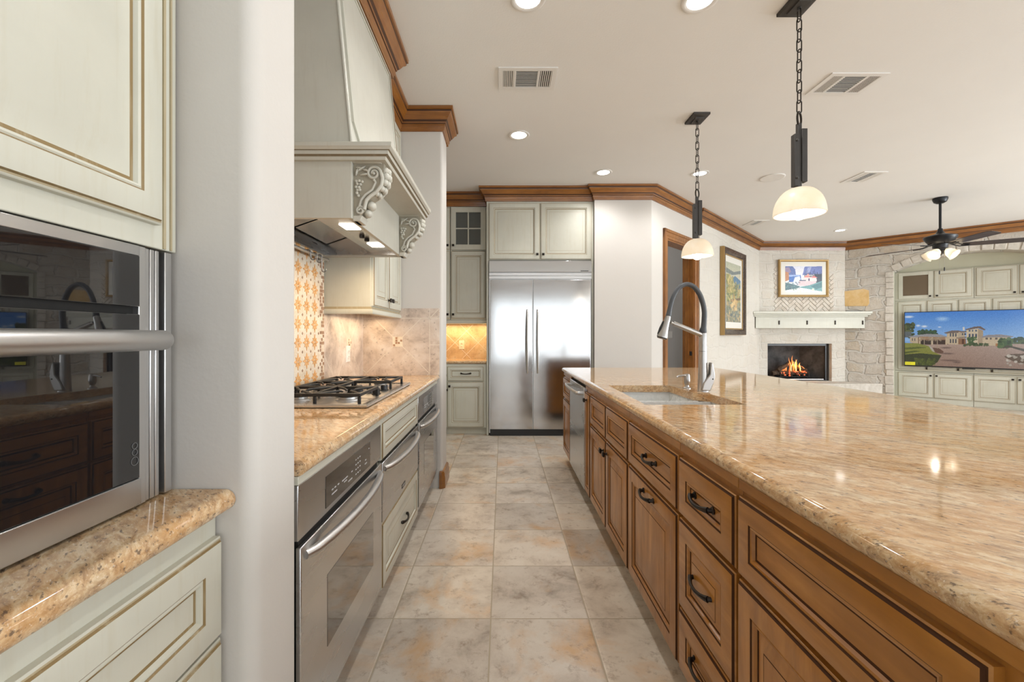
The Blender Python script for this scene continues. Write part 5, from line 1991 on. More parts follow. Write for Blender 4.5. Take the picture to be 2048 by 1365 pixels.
# undermount sink, two bowls
t = T('kitchen_sink', 'grey double-bowl undermount sink set in the island granite', 'sink', (0.88, 2.34, 0.66))
ZR = CT - 0.0425
def bowl(pts, zb, drain):
    cx, cy = sum(p[0] for p in pts) / len(pts), sum(p[1] for p in pts) / len(pts)
    def ring(i, z):
        out = []
        for x, y in pts:
            out.append((x + (i if x < cx else -i), y + (i if y < cy else -i), z))
        return out
    b = MB()
    b.loops([ring(-0.012, ZR), ring(0, ZR), ring(0.006, ZR - 0.05), ring(0.012, zb + 0.05), ring(0.022, zb + 0.015), ring(0.05, zb + 0.003)], cap=True)
    b.loops([ring(-0.012, ZR), ring(0.0, zb + 0.05), ring(0.010, zb - 0.006)], cap=True)
    o = b.build('bowl', 'sink', t, sharp=60)
    b = MB()
    b.lathe([(0.055, zb + 0.004), (0.052, zb + 0.008), (0.038, zb + 0.004), (0, zb + 0.003)], (drain[0], drain[1], 0), 24)
    b.build('drain', 'nickel', o)
bowl([(0.650, 1.960), (1.126, 1.960), (1.126, 2.318), (0.650, 2.318)], 0.68, (0.90, 2.14))
bowl([(0.660, 2.356), (1.058, 2.356), (1.058, 2.722), (0.660, 2.722)], 0.71, (0.87, 2.54))
b = MB()
n = 16
rings = []
for i in range(n + 1):
    s = i / n
    x = 0.652 + 0.474 * s
    z = ZR - 0.006 - 0.020 * math.sin(math.pi * s)
    rings.append([(x, 2.314, ZR - 0.10), (x, 2.316, z - 0.008), (x, 2.326, z), (x, 2.348, z), (x, 2.358, z - 0.008), (x, 2.360, ZR - 0.10)])
b.loops(rings, cap=True, close=True)
b.build('divider', 'sink', t, sharp=60)

# faucet with open hose arc
FXX, FYY = 1.135, 2.435
t = T('kitchen_faucet', 'brushed nickel faucet with dark open hose arc beside the sink', 'faucet', (FXX, FYY, CT))
b = MB()
col_ = [(0.030, 0.0), (0.030, 0.004), (0.028, 0.008), (0.0265, 0.05), (0.024, 0.12), (0.0215, 0.20), (0.0205, 0.27), (0.0205, 0.325), (0.019, 0.331), (0.014, 0.333)]
b.lathe([(r, CT + z) for r, z in col_] + [(0, CT + 0.333)], (FXX, FYY, 0), 28)
b.build('body', 'nickel', t)
b = MB()
b.tube([(FXX, FYY, CT + 0.226), (FXX, FYY, CT + 0.2275)], 0.0218, 28)
b.build('collar_line', 'black', t)
b = MB()
hd = Vector((0.936, FYY - 0.03, CT + 0.387))
def q(s):
    return Vector((FXX + 0.012, FYY, CT + 0.312)).lerp(hd + Vector((0.02, 0, -0.004)), s)
b.tube([q(0), q(0.04), q(0.5), q(0.97), q(1.0)], [0.012, 0.0135, 0.0125, 0.0115, 0.009], 14, flat=(1.0, 1.15))
b.tube([q(0.98), q(1.08)], [0.008, 0.008], 12)
b.build('support_arm', 'nickel', t)
b = MB()
dn = Vector((-0.30, -0.02, -1)).normalized()
h0 = Vector((0.928, FYY - 0.03, CT + 0.425))
b.tube([h0, h0 + dn * 0.012, h0 + dn * 0.045, h0 + dn * 0.085, h0 + dn * 0.118, h0 + dn * 0.126], [0.013, 0.0155, 0.0175, 0.022, 0.030, 0.0295], 20)
sh = b.build('spray_head', 'nickel', t)
b = MB()
b.tube([h0 + dn * 0.125, h0 + dn * 0.132], [0.027, 0.026], 20)
b.build('spray_face', 'black', sh)
b = MB()
b.tube([h0 + dn * 0.03 + Vector((-0.020, 0, 0)), h0 + dn * 0.07 + Vector((-0.026, 0, 0)), h0 + dn * 0.105 + Vector((-0.030, 0, 0))], [0.004, 0.006, 0.004], 8)
b.build('button', 'black', sh)
b = MB()
hs = [(FXX, CT + 0.332, .0195), (FXX, CT + 0.345, .0195), (FXX + 0.002, CT + 0.365, .0155), (FXX + 0.004, CT + 0.40, .0145), (FXX + 0.004, CT + 0.45, .014), (FXX - 0.006, CT + 0.50, .014), (FXX - 0.026, CT + 0.55, .014),
      (FXX - 0.056, CT + 0.588, .0135), (FXX - 0.094, CT + 0.604, .013), (FXX - 0.130, CT + 0.594, .013), (FXX - 0.158, CT + 0.567, .0125), (FXX - 0.180, CT + 0.525, .0125), (FXX - 0.194, CT + 0.48, .0125), (FXX - 0.202, CT + 0.445, .014), (FXX - 0.207, CT + 0.424, .0155)]
# smooth the arc with a Catmull-Rom pass
def crom(P, k=5):
    out = []
    for i in range(len(P) - 1):
        p0, p1, p2, p3 = (Vector(P[max(i - 1, 0)]), Vector(P[i]), Vector(P[i + 1]), Vector(P[min(i + 2, len(P) - 1)]))
        for j in range(k):
            u = j / k
            out.append(0.5 * ((2 * p1) + (p2 - p0) * u + (2 * p0 - 5 * p1 + 4 * p2 - p3) * u * u + (3 * p1 - p0 - 3 * p2 + p3) * u ** 3))
    out.append(Vector(P[-1]))
    return out
cs = crom(hs)
nn = len(cs)
b.tube([(p.x, FYY - 0.03 * i / (nn - 1), p.y) for i, p in enumerate(cs)], [p.z for p in cs], 14)
b.build('hose', 'rubber', t, label='dark grey flexible hose arc')
b = MB()
lv = [(FXX - 0.022, CT + 0.008), (FXX + 0.028, CT + 0.006), (FXX + 0.046, CT + 0.050), (FXX + 0.054, CT + 0.085), (FXX + 0.051, CT + 0.115), (FXX + 0.041, CT + 0.160), (FXX + 0.036, CT + 0.166), (FXX + 0.030, CT + 0.160), (FXX + 0.026, CT + 0.098), (FXX - 0.008, CT + 0.052)]
b.prism(lv, FYY - 0.034, FYY + 0.0, 'y')
lvo = b.build('lever', 'nickel', t, bevel=0.006)
b = MB()
b.ball((FXX + 0.040, FYY - 0.034, CT + 0.072), 0.0040, 8)
b.build('dot', 'black', lvo)
t = T('soap_dispenser', 'small brushed nickel soap dispenser behind the sink', 'soap dispenser', (1.098, 2.560, CT))
b = MB()
b.lathe([(0.022, CT), (0.022, CT + 0.004), (0.013, CT + 0.010), (0.011, CT + 0.020), (0.016, CT + 0.030), (0.019, CT + 0.048), (0.017, CT + 0.074), (0.014, CT + 0.086), (0.0, CT + 0.088)], (1.098, 2.56, 0), 22)
b.build('body', 'nickel', t)
b = MB()
b.tube([(1.100, 2.56, CT + 0.078), (1.070, 2.553, CT + 0.078), (1.040, 2.546, CT + 0.074), (1.032, 2.544, CT + 0.068)], [0.0085, 0.007, 0.0058, 0.005], 12)
b.build('spout', 'nickel', t)

# ------------------------------------------------------------------ fireplace
t = T('fireplace', 'dark firebox with black metal trim set in the chimney stone', 'fireplace', ((FX0 + FX1) / 2, FPY + 0.3, FZ0))
b = MB()
yb = FPY + 0.58
b.box(FX0 + 0.05, FX1 - 0.10, yb - 0.03, yb, FZ0 + 0.005, FZ1 - 0.004)
b.add([(FX0 + 0.002, FPY + 0.10, FZ0 + 0.005), (FX0 + 0.25, yb - 0.02, FZ0 + 0.005), (FX0 + 0.25, yb - 0.02, FZ1 - 0.004), (FX0 + 0.002, FPY + 0.10, FZ1 - 0.004), (FX0 + 0.002, yb - 0.02, FZ0 + 0.005), (FX0 + 0.002, yb - 0.02, FZ1 - 0.004)],
      [(0, 1, 2, 3), (0, 4, 1), (3, 2, 5), (0, 3, 5, 4), (1, 4, 5, 2)])
b.add([(FX1 - 0.002, FPY + 0.10, FZ0 + 0.005), (FX1 - 0.25, yb - 0.02, FZ0 + 0.005), (FX1 - 0.25, yb - 0.02, FZ1 - 0.004), (FX1 - 0.002, FPY + 0.10, FZ1 - 0.004), (FX1 - 0.002, yb - 0.02, FZ0 + 0.005), (FX1 - 0.002, yb - 0.02, FZ1 - 0.004)],
      [(0, 1, 2, 3), (0, 4, 1), (3, 2, 5), (0, 3, 5, 4), (1, 4, 5, 2)])
b.box(FX0 + 0.002, FX1 - 0.002, FPY + 0.10, yb, FZ0 + 0.001, FZ0 + 0.012)
b.box(FX0 + 0.002, FX1 - 0.002, FPY + 0.10, yb, FZ1 - 0.012, FZ1 - 0.001)
b.build('firebox', 'firebrick', t)
b = MB()
b.box(FX0 + 0.003, FX1 - 0.003, FPY + 0.075, FPY + 0.10, FZ1 - 0.045, FZ1 - 0.003)
b.box(FX0 + 0.003, FX0 + 0.02, FPY + 0.075, FPY + 0.10, FZ0 + 0.003, FZ1 - 0.045)
b.box(FX1 - 0.07, FX1 - 0.003, FPY + 0.075, FPY + 0.10, FZ0 + 0.003, FZ1 - 0.045)
b.box(FX0 + 0.02, FX1 - 0.07, FPY + 0.085, FPY + 0.10, FZ0 + 0.003, FZ0 + 0.02)
b.build('metal_trim', 'black', t, bevel=0.002)
b = MB()
b.box(FX0 + 0.42, FX1 - 0.10, FPY + 0.075, FPY + 0.084, FZ0 + 0.022, FZ0 + 0.036)
b.build('trim_strip', 'nickel', t, smooth=False)
t = T('fire_grate', 'black iron grate holding the burning logs', 'grate', (5.72, FPY + 0.3, FZ0 + 0.012))
b = MB()
for i in range(6):
    x = 5.44 + i * 0.11
    b.tube([(x, FPY + 0.17, FZ0 + 0.15), (x, FPY + 0.175, FZ0 + 0.085), (x, FPY + 0.24, FZ0 + 0.080), (x, FPY + 0.44, FZ0 + 0.085)], 0.009, 8)
for y in (FPY + 0.20, FPY + 0.40):
    b.tube([(5.40, y, FZ0 + 0.072), (6.03, y, FZ0 + 0.072)], 0.009, 8)
    for x in (5.45, 5.98):
        b.tube([(x, y, FZ0 + 0.075), (x, y, FZ0 + 0.013)], 0.009, 8)
b.build('bars', 'iron', t)
rr = random.Random(4)
def log(p, q, r, label):
    p, q = Vector(p), Vector(q)
    pts, rs = [], []
    for i in range(9):
        s = i / 8
        pts.append(p.lerp(q, s) + Vector((rr.uniform(-.008, .008), rr.uniform(-.008, .008), rr.uniform(-.008, .008))))
        rs.append(r * rr.uniform(0.86, 1.1))
    b = MB()
    b.tube(pts, rs, 11)
    o = b.build('fire_log', ['log'], None, label=label, cat='log', group='logs on the fire grate', sharp=50)
z = FZ0 + 0.09
log((5.30, FPY + 0.22, z + 0.045), (5.92, FPY + 0.26, z + 0.045), 0.045, 'charred log lying lowest along the front of the fire grate')
log((5.50, FPY + 0.38, z + 0.05), (6.08, FPY + 0.36, z + 0.05), 0.050, 'charred log lying behind the flames on the fire grate')
log((5.40, FPY + 0.20, z + 0.10), (5.80, FPY + 0.36, z + 0.26), 0.042, 'glowing log leaning up towards the middle of the fire')
log((5.98, FPY + 0.22, z + 0.10), (5.72, FPY + 0.38, z + 0.22), 0.038, 'short log tilted inward on the side nearest the television wall')
log((5.25, FPY + 0.22, FZ0 + 0.05), (5.42, FPY + 0.36, FZ0 + 0.06), 0.036, 'unburnt log resting on the firebox floor beside the grate')
t = T('fire', 'orange flames rising from the logs in the fireplace', 'fire', (5.75, FPY + 0.28, z))
def flame(x, y, z0, h, w, mat, name):
    b = MB()
    pts, rs = [], []
    ph = rr.uniform(0, 6)
    for i in range(11):
        s = i / 10
        pts.append((x + 0.03 * math.sin(ph + s * 4) * s + (5.76 - x) * 0.35 * s, y + 0.015 * math.sin(ph * 2 + s * 5) * s, z0 + h * s))
        rs.append(max(0.001, w * (math.sin(math.pi * min(1, s * 0.8 + 0.2)) ** 0.8) * (1 - s * 0.35)))
    b.tube(pts, rs, 9, flat=(1.0, 0.6))
    b.build(name, mat, t)
for (x, h, w) in ((5.50, 0.10, 0.018), (5.56, 0.15, 0.020), (5.62, 0.20, 0.022), (5.69, 0.29, 0.022), (5.76, 0.33, 0.024), (5.83, 0.25, 0.024), (5.90, 0.19, 0.022), (5.97, 0.13, 0.018)):
    flame(x, FPY + 0.25 + rr.uniform(-.02, .05), z + 0.06, h, w, 'flame', 'flame_tongue')
for (x, h, w) in ((5.68, 0.20, 0.017), (5.78, 0.24, 0.018), (5.87, 0.15, 0.015)):
    flame(x, FPY + 0.225, z + 0.08, h, w, 'flame_core', 'flame_heart')
b = MB()
for i in range(26):
    b.ball((rr.uniform(5.46, 5.98), FPY + rr.uniform(0.17, 0.24), z + rr.uniform(0.0, 0.09)), rr.uniform(0.008, 0.019), 6)
tag(b.build('ember_bed', 'ember', t), kind='stuff')
point_light('fire_glow', (5.76, FPY + 0.22, z + 0.22), 3.0, (1, 0.45, 0.15), 0.08)

# hearth and mantel
b = MB()
b.prism([(7.85 + kx + 0.005, 7.85), (A0.x + A0.y - 7.85 - 0.005, 7.85), (A0.x - 0.005, FPY - 0.004), (FPY + kx + 0.005, FPY - 0.004)], 0.0, FZ0 - 0.004, 'z')
struct('trim_7', b, 'arch_stone', bevel=0.01)
t = T('fireplace_mantel', 'long cream mantel shelf over the fireplace', 'mantel', (5.73, 8.1, 1.34))
MY = 8.0
def mtrap(y, z0, z1, o):
    xl = y + kx + 0.004
    xr = (A0.x + A0.y) - y - 0.004
    xl2, xr2 = FPY - 0.003 + kx + 0.004, (A0.x + A0.y) - FPY + 0.003 - 0.004
    return [(xl + o, y), (xr - o, y), (xr2, FPY - 0.003), (xl2, FPY - 0.003)]
b = MB()
b.prism(mtrap(MY + 0.02, 0, 0, 0.02), 1.342, 1.555, 'z')
body = b.build('frieze', 'cream', t, bevel=0.003)
b = MB()
for yy, z0, z1 in ((MY - 0.005, 1.555, 1.585), (MY - 0.035, 1.585, 1.612), (MY - 0.05, 1.612, 1.655)):
    b.prism(mtrap(yy, 0, 0, 0.004), z0, z1, 'z')
b.build('shelf', 'cream', t, bevel=0.004)
for u in (1558, 1614, 1670, 1725):
    x = (u - 1005) / 860 * (MY + 0.02)
    b = MB()
    b.box(x - 0.009, x + 0.009, MY + 0.004, MY + 0.0205, 1.410, 1.485)
    b.build('stocking_peg', 'bronze', t, bevel=0.003)
b = MB()
b.box(6.40, 6.68, 7.99, 8.03, 1.656, 1.668)
b.build('remote_control', 'black', None, bevel=0.003, label='slim dark remote lying on the mantel end near the television wall', cat='remote control')

# pictures
def picture(Tm, w, h, d, fw, mats, canvas, label, gilt_side=False):
    """framed print on the plane y = 0 of Tm, x 0..w, z 0..h"""
    t = T('framed_picture', label, 'picture', tuple(Tm @ Vector((w / 2, 0, 0))))
    b = MB(Tm)
    seq = [(0, 0.002, 0), (0, d * 0.75, 0), (0.008, d, 1), (fw * 0.5, d * 0.93, 1), (fw * 0.8, d * 0.72, 1), (fw * 0.85, d * 0.60, 0), (fw, d * 0.52, 0), (fw, 0.004, 0)]
    b.loops([rect(a, w - a, a, h - a, y) for a, y, _ in seq], [q_[2] for q_ in seq], cap=False)
    b.build('frame', mats, t)
    b = MB(Tm)
    b.box(fw - 0.002, w - fw + 0.002, 0.004, d * 0.42, fw - 0.002, h - fw + 0.002)
    b.build('mat_board', 'matboard', t, smooth=False)
    mg = canvas[1]
    Tp = Tm @ Matrix.Translation((fw + mg[0], d * 0.43 + 0.0015, fw + mg[2]))
    canvas[0].build('print', 'art', Tp, w - 2 * fw - mg[0] - mg[1], h - 2 * fw - mg[2] - mg[3], t)

# lake view print over the mantel
cv = Canvas(110, 80, (226, 224, 226))
cv.grad(0, 0.45, (206, 210, 226), (232, 226, 222))
cv.poly([(0, 0), (0.20, 0), (0.27, 0.12), (0.29, 0.34), (0, 0.36)], (98, 116, 168))
cv.poly([(0.0, 0.05), (0.10, 0.03), (0.16, 0.20), (0.06, 0.34), (0, 0.3)], (146, 132, 158))
cv.poly([(0.52, 0.02), (1, 0), (1, 0.30), (0.46, 0.34), (0.50, 0.18)], (108, 122, 178))
cv.poly([(0.62, 0.04), (0.72, 0.02), (0.66, 0.24), (0.55, 0.28)], (150, 160, 200))
cv.poly([(0, 0.20), (0.09, 0.24), (0.11, 0.52), (0, 0.58)], (178, 126, 92))
cv.poly([(0.10, 0.33), (0.42, 0.33), (0.44, 0.62), (0.10, 0.60)], (74, 112, 178))
cv.poly([(0.10, 0.33), (0.40, 0.32), (0.40, 0.38), (0.10, 0.40)], (150, 172, 214))
cv.poly([(0.26, 0.42), (0.40, 0.38), (0.42, 0.70), (0.18, 0.74)], (206, 212, 226))
for i in range(13):
    x = 0.53 + i * 0.038
    hgt = 0.12 + 0.10 * ((i * 7) % 5) / 4
    cv.poly([(x - 0.022, 0.52), (x, 0.50 - hgt - 0.16), (x + 0.022, 0.52)], (44, 58, 74))
cv.box(0.78, 1.0, 0.30, 0.62, (52, 66, 82))
cv.poly([(0.36, 0.56), (0.84, 0.54), (0.84, 0.70), (0.60, 0.76), (0.36, 0.74)], (220, 186, 192))
cv.poly([(0.48, 0.42), (0.84, 0.40), (0.86, 0.58), (0.48, 0.58)], (226, 206, 206))
cv.poly([(0.50, 0.42), (0.58, 0.34), (0.70, 0.42)], (214, 132, 128))
cv.poly([(0.70, 0.44), (0.78, 0.36), (0.88, 0.44)], (208, 116, 116))
cv.poly([(0.58, 0.36), (0.62, 0.27), (0.66, 0.36)], (226, 160, 150))
cv.box(0.63, 0.66, 0.46, 0.56, (70, 74, 104))
cv.box(0.38, 0.56, 0.52, 0.56, (72, 84, 110))
cv.poly([(0, 0.62), (0.14, 0.66), (0.40, 0.76), (0.34, 0.86), (0, 0.92)], (78, 112, 120))
cv.poly([(0.34, 0.80), (0.66, 0.72), (1, 0.56), (1, 0.96), (0.86, 0.94), (0.60, 0.86)], (98, 148, 152))
cv.poly([(0.70, 0.76), (1, 0.60), (1, 0.80), (0.84, 0.88)], (70, 116, 124))
cv.poly([(0, 1), (0.0, 0.92), (0.34, 0.84), (0.62, 0.88), (0.9, 0.94), (1, 1)], (230, 232, 224))
cv.blobs(30, 0.2, 0.8, 0.88, 1.0, 0.03, [(186, 206, 200), (238, 236, 226), (206, 214, 190)], 0.5)
cv.blobs(40, 0, 0.4, 0.6, 0.9, 0.02, [(64, 98, 110), (112, 140, 140), (96, 90, 110)], 0.5)
cv.speckle(14)
Wp, Hp = 0.945, 0.715
picture(frame((5.268, FPY - 0.014, 1.940), (1, 0, 0), (0, -1, 0)), Wp, Hp, 0.05, 0.042, ['gold', 'gold'], (cv, (0.085, 0.075, 0.045, 0.085)), 'gilt framed lakeside villa print hanging over the mantel')
# tall landscape on the doorway wall
cv = Canvas(70, 120, (150, 156, 132))
cv.grad(0, 0.30, (176, 182, 164), (204, 198, 172))
cv.poly([(0, 0.10), (0.5, 0.14), (1, 0.08), (1, 0.14), (0.4, 0.20), (0, 0.18)], (112, 124, 122))
cv.poly([(0.35, 0.28), (0.6, 0.20), (1, 0.26), (1, 0.42), (0.4, 0.42)], (84, 122, 148))
cv.poly([(0, 0.20), (0.3, 0.20), (0.45, 0.36), (0.4, 0.6), (0, 0.6)], (150, 148, 96))
cv.blobs(240, 0, 1, 0.32, 0.66, 0.055, [(188, 172, 112), (120, 128, 82), (206, 192, 140), (96, 108, 84), (170, 140, 92), (142, 152, 120)], 0.7)
cv.blobs(90, 0.1, 0.45, 0.2, 0.5, 0.05, [(206, 190, 128), (142, 140, 88), (178, 164, 110)], 0.7)
cv.poly([(0.3, 0.62), (1, 0.56), (1, 0.60), (0.3, 0.66)], (112, 98, 82))
cv.grad(0.72, 1.0, (132, 138, 120), (104, 112, 110))
cv.blobs(170, 0, 1, 0.66, 1.0, 0.05, [(206, 178, 130), (112, 122, 104), (150, 152, 132), (92, 104, 108), (176, 160, 122)], 0.55)
cv.blobs(26, 0.3, 0.75, 0.62, 0.78, 0.06, [(226, 200, 150), (206, 172, 122)], 0.7)
cv.speckle(18)
picture(frame(tuple(LW @ Vector((2.245, 0.032, 1.212))), (R2, R2, 0), (R2, -R2, 0)), 1.10, 1.392, 0.070, 0.115, ['gold', 'walnut'], (cv, (0.07, 0.07, 0.10, 0.10)), 'large dark framed landscape painting on the whitewashed stone wall beside the doorway')

# ------------------------------------------------------------------ television alcove
CD = -0.30           # face plane of the alcove cabinets
def rwp(x, y, z):
    return tuple(RW @ Vector((x, y, z)))
ex_, ey_ = (R2, -R2, 0), (-R2, -R2, 0)
AX0, AX1 = OP0 + 0.006, OP1 - 0.006
def alcove_box(t, x0, x1, z0, z1):
    b = MB(RW)
    b.box(x0, x1, -AD + 0.001, CD, z0, z1)
    b.build('carcass', 'cream', t, bevel=0.003)
ud = [(0.743, 1.190), (1.206, 1.660), (1.704, 2.156), (2.172, 2.615)]
names = [('alcove_speaker_cabinet', 'upper alcove cabinet with a brown speaker-cloth door beside a panel door', AX0, 1.680), ('alcove_upper_cabinet', 'upper alcove cabinet with two raised-panel doors beyond the fan lights', 1.684, AX1)]
for k, (nm, lb, x0, x1) in enumerate(names):
    t = T(nm, lb, 'cabinet', rwp((x0 + x1) / 2, CD, 1.85))
    alcove_box(t, x0, x1, 1.845, 2.360)
    for j in range(2):
        a0, a1 = ud[k * 2 + j]
        O = rwp(a0, CD, 1.872)
        w, h = a1 - a0, 0.478
        kn = (w - 0.035, 0.035) if j == 0 else (0.035, 0.035)
        if k == 0 and j == 0:
            Tm = frame(O, ex_, ey_)
            b = MB(Tm)
            for r in ((0, 0.058, 0, h), (w - 0.058, w, 0, h), (0.058, w - 0.058, 0, 0.058), (0.058, w - 0.058, h - 0.058, h)):
                b.box(r[0], r[1], 0, 0.02, r[2], r[3])
            d = b.build('door', 'cream', t, bevel=0.003)
            b = MB(Tm)
            b.box(0.057, w - 0.057, 0.002, 0.012, 0.057, h - 0.057)
            M['cloth'] = painted('brown_speaker_cloth', (0.155, 0.115, 0.075, 1), 0.9, 0.05, 300, 0.2)
            b.build('speaker_cloth', 'cloth', d, smooth=False, label='brown speaker cloth')
            knob_mb(Tm, kn[0], kn[1], 0.0195).build('knob', 'bronze', d)
        else:
            door(t, O, ex_, ey_, w, h, CRM, 'raised', 0.058, 0.02, knob=kn)
t = T('television_cabinet', 'cream alcove cabinet of tall panel doors behind the television', 'cabinet', rwp(1.67, CD, 0.6))
alcove_box(t, AX0, AX1, 0.565, 1.842)
for i in range(5):
    x0 = 0.732 + i * 0.385
    w = 0.370 if i < 4 else 2.615 - x0
    door(t, rwp(x0, CD, 0.592), ex_, ey_, w, 1.232, CRM, 'raised', 0.056, 0.02)
for i in range(4):
    b = MB(RW)
    x = 0.732 + (i + 1) * 0.385 - 0.007
    b.box(x - 0.008, x + 0.008, CD + 0.019, CD + 0.032, 0.600, 0.640)
    b.build('catch', 'bronze', t, bevel=0.002)
for k, (x0, x1, lb) in enumerate(((AX0, 1.676, 'low cream alcove cabinet under the television, next to the fireplace wall'), (1.680, AX1, 'low cream alcove cabinet under the far half of the television'))):
    t = T('alcove_base_cabinet', lb, 'cabinet', rwp((x0 + x1) / 2, CD, 0))
    alcove_box(t, x0, x1, 0.0, 0.560)
    for j in range(2):
        a0 = 0.735 + (k * 2 + j) * 0.4705
        w = 0.457
        kn = (w - 0.03, 0.395) if j == 0 else (0.03, 0.395)
        door(t, rwp(a0, CD, 0.10), ex_, ey_, w, 0.438, CRM, 'raised', 0.058, 0.02, knob=kn)

# television
t = T('television', 'large flat television showing a stone house and driveway', 'television', rwp(1.69, CD + 0.05, 0.65))
TX0, TW, TZ0, TH, TY = 0.822, 1.745, 0.655, 0.975, -0.190
b = MB(RW)
b.box(TX0, TX0 + TW, TY - 0.045, TY, TZ0, TZ0 + TH)
b.build('bezel', 'black', t, bevel=0.003)
b = MB(RW)
b.box(TX0 + 0.5, TX0 + TW - 0.5, CD + 0.0205, TY - 0.045, TZ0 + 0.25, TZ0 + TH - 0.25)
b.build('wall_mount', 'black', t, smooth=False)
cv = Canvas(330, 180, (120, 170, 225))
cv.grad(0, 0.55, (62, 128, 210), (150, 186, 226))
cv.ell(0.275, 0.13, 0.06, 0.055, (176, 208, 240), 0.8, 0.8)
for (x, y, rx, ry) in ((0.10, 0.25, .022, .028), (0.145, 0.265, .030, .03), (0.255, 0.28, .018, .014), (0.95, 0.135, .05, .04), (0.03, 0.08, .05, .03)):
    cv.ell(x, y, rx, ry, (226, 230, 238), 0.9, 0.7)
# trees behind
cv.blobs(60, 0.0, 0.065, 0.22, 0.46, 0.016, [(62, 78, 44), (92, 98, 58), (48, 60, 36)], 0.9)
cv.blobs(70, 0.105, 0.23, 0.345, 0.42, 0.013, [(46, 76, 50), (62, 92, 58), (36, 60, 42)], 0.9)
cv.box(0.0, 0.05, 0.36, 0.47, (96, 102, 104))
cv.blobs(90, 0.60, 1.0, 0.49, 0.62, 0.02, [(56, 76, 46), (78, 96, 56), (44, 62, 38)], 0.9)
# driveway and lawn
cv.box(0, 1, 0.58, 1.0, (164, 140, 126))
cv.grad(0.58, 1.0, (176, 152, 138), (150, 124, 110), (cv.y > 0.585) & (cv.x > 0.17))
bk = ((np.floor(cv.y * 90) + np.floor(cv.x * 160)) % 2)
cv.put(((cv.y > 0.6) & (cv.x > 0.22)).astype(float) * bk, (140, 116, 104), 0.25)
# house: garage wing
st, sd = (196, 176, 146), (168, 148, 122)
cv.poly([(0.04, 0.47), (0.12, 0.46), (0.12, 0.60), (0.04, 0.57)], (190, 170, 140))
cv.poly([(0.03, 0.455), (0.10, 0.425), (0.17, 0.405), (0.26, 0.415), (0.315, 0.46), (0.315, 0.485), (0.12, 0.475), (0.03, 0.468)], (150, 148, 150))
cv.poly([(0.10, 0.465), (0.315, 0.475), (0.315, 0.60), (0.10, 0.60)], (118, 84, 64))
cv.poly([(0.11, 0.455), (0.315, 0.465), (0.315, 0.51), (0.11, 0.515)], (160, 128, 100))
cv.box(0.115, 0.195, 0.52, 0.605, (52, 42, 38))
cv.box(0.205, 0.295, 0.525, 0.600, (60, 42, 36))
for x in (0.105, 0.198, 0.297):
    cv.box(x, x + 0.012, 0.47, 0.605, (196, 176, 146))
cv.box(0.055, 0.062, 0.49, 0.54, (70, 74, 82)); cv.box(0.072, 0.079, 0.49, 0.54, (70, 74, 82))
# main block
cv.poly([(0.305, 0.40), (0.36, 0.385), (0.385, 0.385), (0.385, 0.60), (0.305, 0.59)], st)
cv.poly([(0.285, 0.385), (0.34, 0.345), (0.38, 0.345), (0.425, 0.36), (0.405, 0.385), (0.30, 0.40)], (112, 96, 88))
for x in (0.327, 0.345, 0.363):
    cv.box(x, x + 0.010, 0.395, 0.455, (64, 70, 82)); cv.box(x, x + 0.010, 0.500, 0.570, (64, 66, 74))
cv.box(0.385, 0.43, 0.37, 0.60, (182, 164, 138))
cv.poly([(0.40, 0.36), (0.46, 0.345), (0.46, 0.375), (0.40, 0.385)], (120, 102, 92))
cv.box(0.408, 0.418, 0.395, 0.43, (66, 72, 84)); cv.box(0.425, 0.435, 0.392, 0.43, (66, 72, 84))
cv.box(0.415, 0.428, 0.285, 0.345, (214, 208, 200))
cv.poly([(0.37, 0.475), (0.44, 0.455), (0.44, 0.475), (0.37, 0.49)], (128, 108, 94))
cv.box(0.385, 0.435, 0.49, 0.595, (140, 100, 72)); cv.box(0.408, 0.424, 0.50, 0.59, (86, 52, 34))
# tower
cv.poly([(0.44, 0.34), (0.515, 0.31), (0.545, 0.345), (0.545, 0.61), (0.44, 0.60)], (204, 186, 156))
cv.poly([(0.515, 0.31), (0.55, 0.35), (0.55, 0.62), (0.515, 0.615)], sd)
cv.poly([(0.43, 0.325), (0.49, 0.28), (0.53, 0.27), (0.565, 0.335), (0.555, 0.345), (0.52, 0.305), (0.44, 0.338)], (106, 88, 80))
for x in (0.455, 0.475, 0.497):
    cv.box(x, x + 0.011, 0.335, 0.365, (84, 96, 114)); cv.box(x, x + 0.012, 0.405, 0.47, (64, 74, 92))
# far wing
cv.poly([(0.545, 0.46), (0.70, 0.455), (0.70, 0.63), (0.545, 0.60)], (198, 178, 148))
cv.poly([(0.54, 0.45), (0.58, 0.425), (0.66, 0.415), (0.74, 0.45), (0.73, 0.465), (0.54, 0.47)], (142, 136, 138))
for x in (0.565, 0.59, 0.625, 0.655):
    cv.box(x, x + 0.014, 0.475, 0.505, (92, 82, 76))
cv.box(0.628, 0.642, 0.57, 0.625, (166, 112, 66))
cv.blobs(36, 0.45, 0.50, 0.47, 0.60, 0.010, [(56, 84, 48), (74, 100, 58)], 0.9)
cv.blobs(26, 0.425, 0.58, 0.575, 0.615, 0.010, [(52, 74, 44), (70, 84, 52)], 0.9)
cv.blobs(70, 0.65, 0.72, 0.49, 0.63, 0.014, [(60, 88, 48), (84, 106, 60), (44, 66, 38)], 0.9)
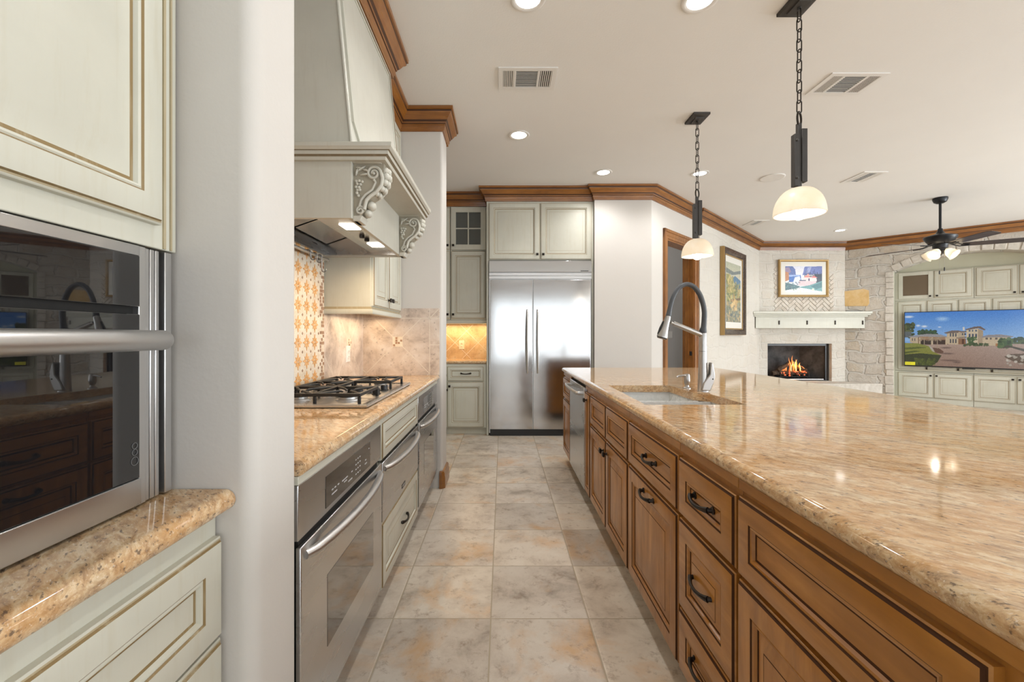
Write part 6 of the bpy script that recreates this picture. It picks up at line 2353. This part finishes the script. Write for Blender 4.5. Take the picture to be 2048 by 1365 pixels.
# lawn, wall, beds, shadows
cv.poly([(0, 0.58), (0.10, 0.585), (0.185, 0.64), (0.215, 0.74), (0.265, 0.80), (0.245, 0.92), (0.20, 1.0), (0, 1.0)], (132, 136, 66))
cv.poly([(0, 0.80), (0.12, 0.77), (0.27, 0.80), (0.24, 0.93), (0.20, 1), (0, 1)], (52, 66, 46))
cv.blobs(60, 0.08, 0.22, 0.86, 1.0, 0.012, [(96, 108, 50), (70, 84, 48)], 0.6)
cv.poly([(0, 0.67), (0.10, 0.65), (0.17, 0.66), (0.05, 0.70), (0, 0.705)], (92, 102, 52))
cv.poly([(0, 0.75), (0.08, 0.72), (0.12, 0.735), (0.0, 0.785)], (82, 94, 50))
cv.poly([(0.175, 0.62), (0.19, 0.63), (0.222, 0.72), (0.215, 0.745), (0.20, 0.72)], (176, 170, 158))
cv.poly([(0.205, 0.66), (0.25, 0.67), (0.285, 0.73), (0.275, 0.77), (0.225, 0.755)], (104, 78, 66))
for (x, w) in ((0.145, .004), (0.195, .004), (0.24, .006)):
    cv.box(x - w / 2, x + w / 2, 0.49, 0.68 if x > 0.2 else 0.60, (160, 142, 118))
    cv.blobs(12, x - 0.03, x + 0.03, 0.47, 0.53, 0.008, [(164, 146, 120), (150, 132, 108)], 0.7)
for (x, y, w) in ((0.30, 0.66, .05), (0.31, 0.765, .06), (0.33, 0.89, .09), (0.375, 0.92, .04)):
    cv.ell(x, y, w, 0.022, (106, 88, 82), 0.8, 0.6)
cv.poly([(0.66, 0.66), (0.72, 0.64), (0.82, 0.72), (1, 0.80), (1, 0.75), (0.80, 0.66), (0.70, 0.60)], (70, 62, 46))
cv.poly([(0.68, 0.80), (0.72, 0.75), (0.80, 0.74), (1.0, 0.80), (1, 1), (0.86, 0.96), (0.74, 0.88)], (94, 74, 56))
cv.blobs(34, 0.69, 0.90, 0.76, 0.96, 0.012, [(206, 198, 184), (176, 166, 152)], 0.85)
cv.speckle(12)
cv.build('screen', 'tv_picture', RW @ Matrix.Translation((TX0 + 0.010, TY + 0.0015, TZ0 + 0.020)), TW - 0.020, TH - 0.032, t, label='lit screen showing a stone house')
b = MB(RW)
b.box(TX0 + 0.012, TX0 + 0.145, TY + 0.001, TY + 0.0035, TZ0 + 0.022, TZ0 + 0.078)
st_ = b.build('sticker', 'yellow', t, smooth=False, label='small yellow sticker')
b = MB(RW)
for i in range(9):
    b.box(TX0 + 0.022 + i * 0.0125, TX0 + 0.030 + i * 0.0125, TY + 0.003, TY + 0.0042, TZ0 + 0.058, TZ0 + 0.062)
    if i < 5:
        b.box(TX0 + 0.022 + i * 0.014, TX0 + 0.032 + i * 0.014, TY + 0.003, TY + 0.0042, TZ0 + 0.044, TZ0 + 0.048)
M['olive'] = plain('dark_printing', (0.25, 0.24, 0.03, 1), 0.6)
b.build('sticker_print', 'olive', st_, smooth=False)
b = MB(RW)
b.box(TX0 + 0.72, TX0 + 0.87, TY - 0.03, TY - 0.005, TZ0 - 0.018, TZ0 + 0.001)
b.build('sensor_bar', 'black', t, bevel=0.003)
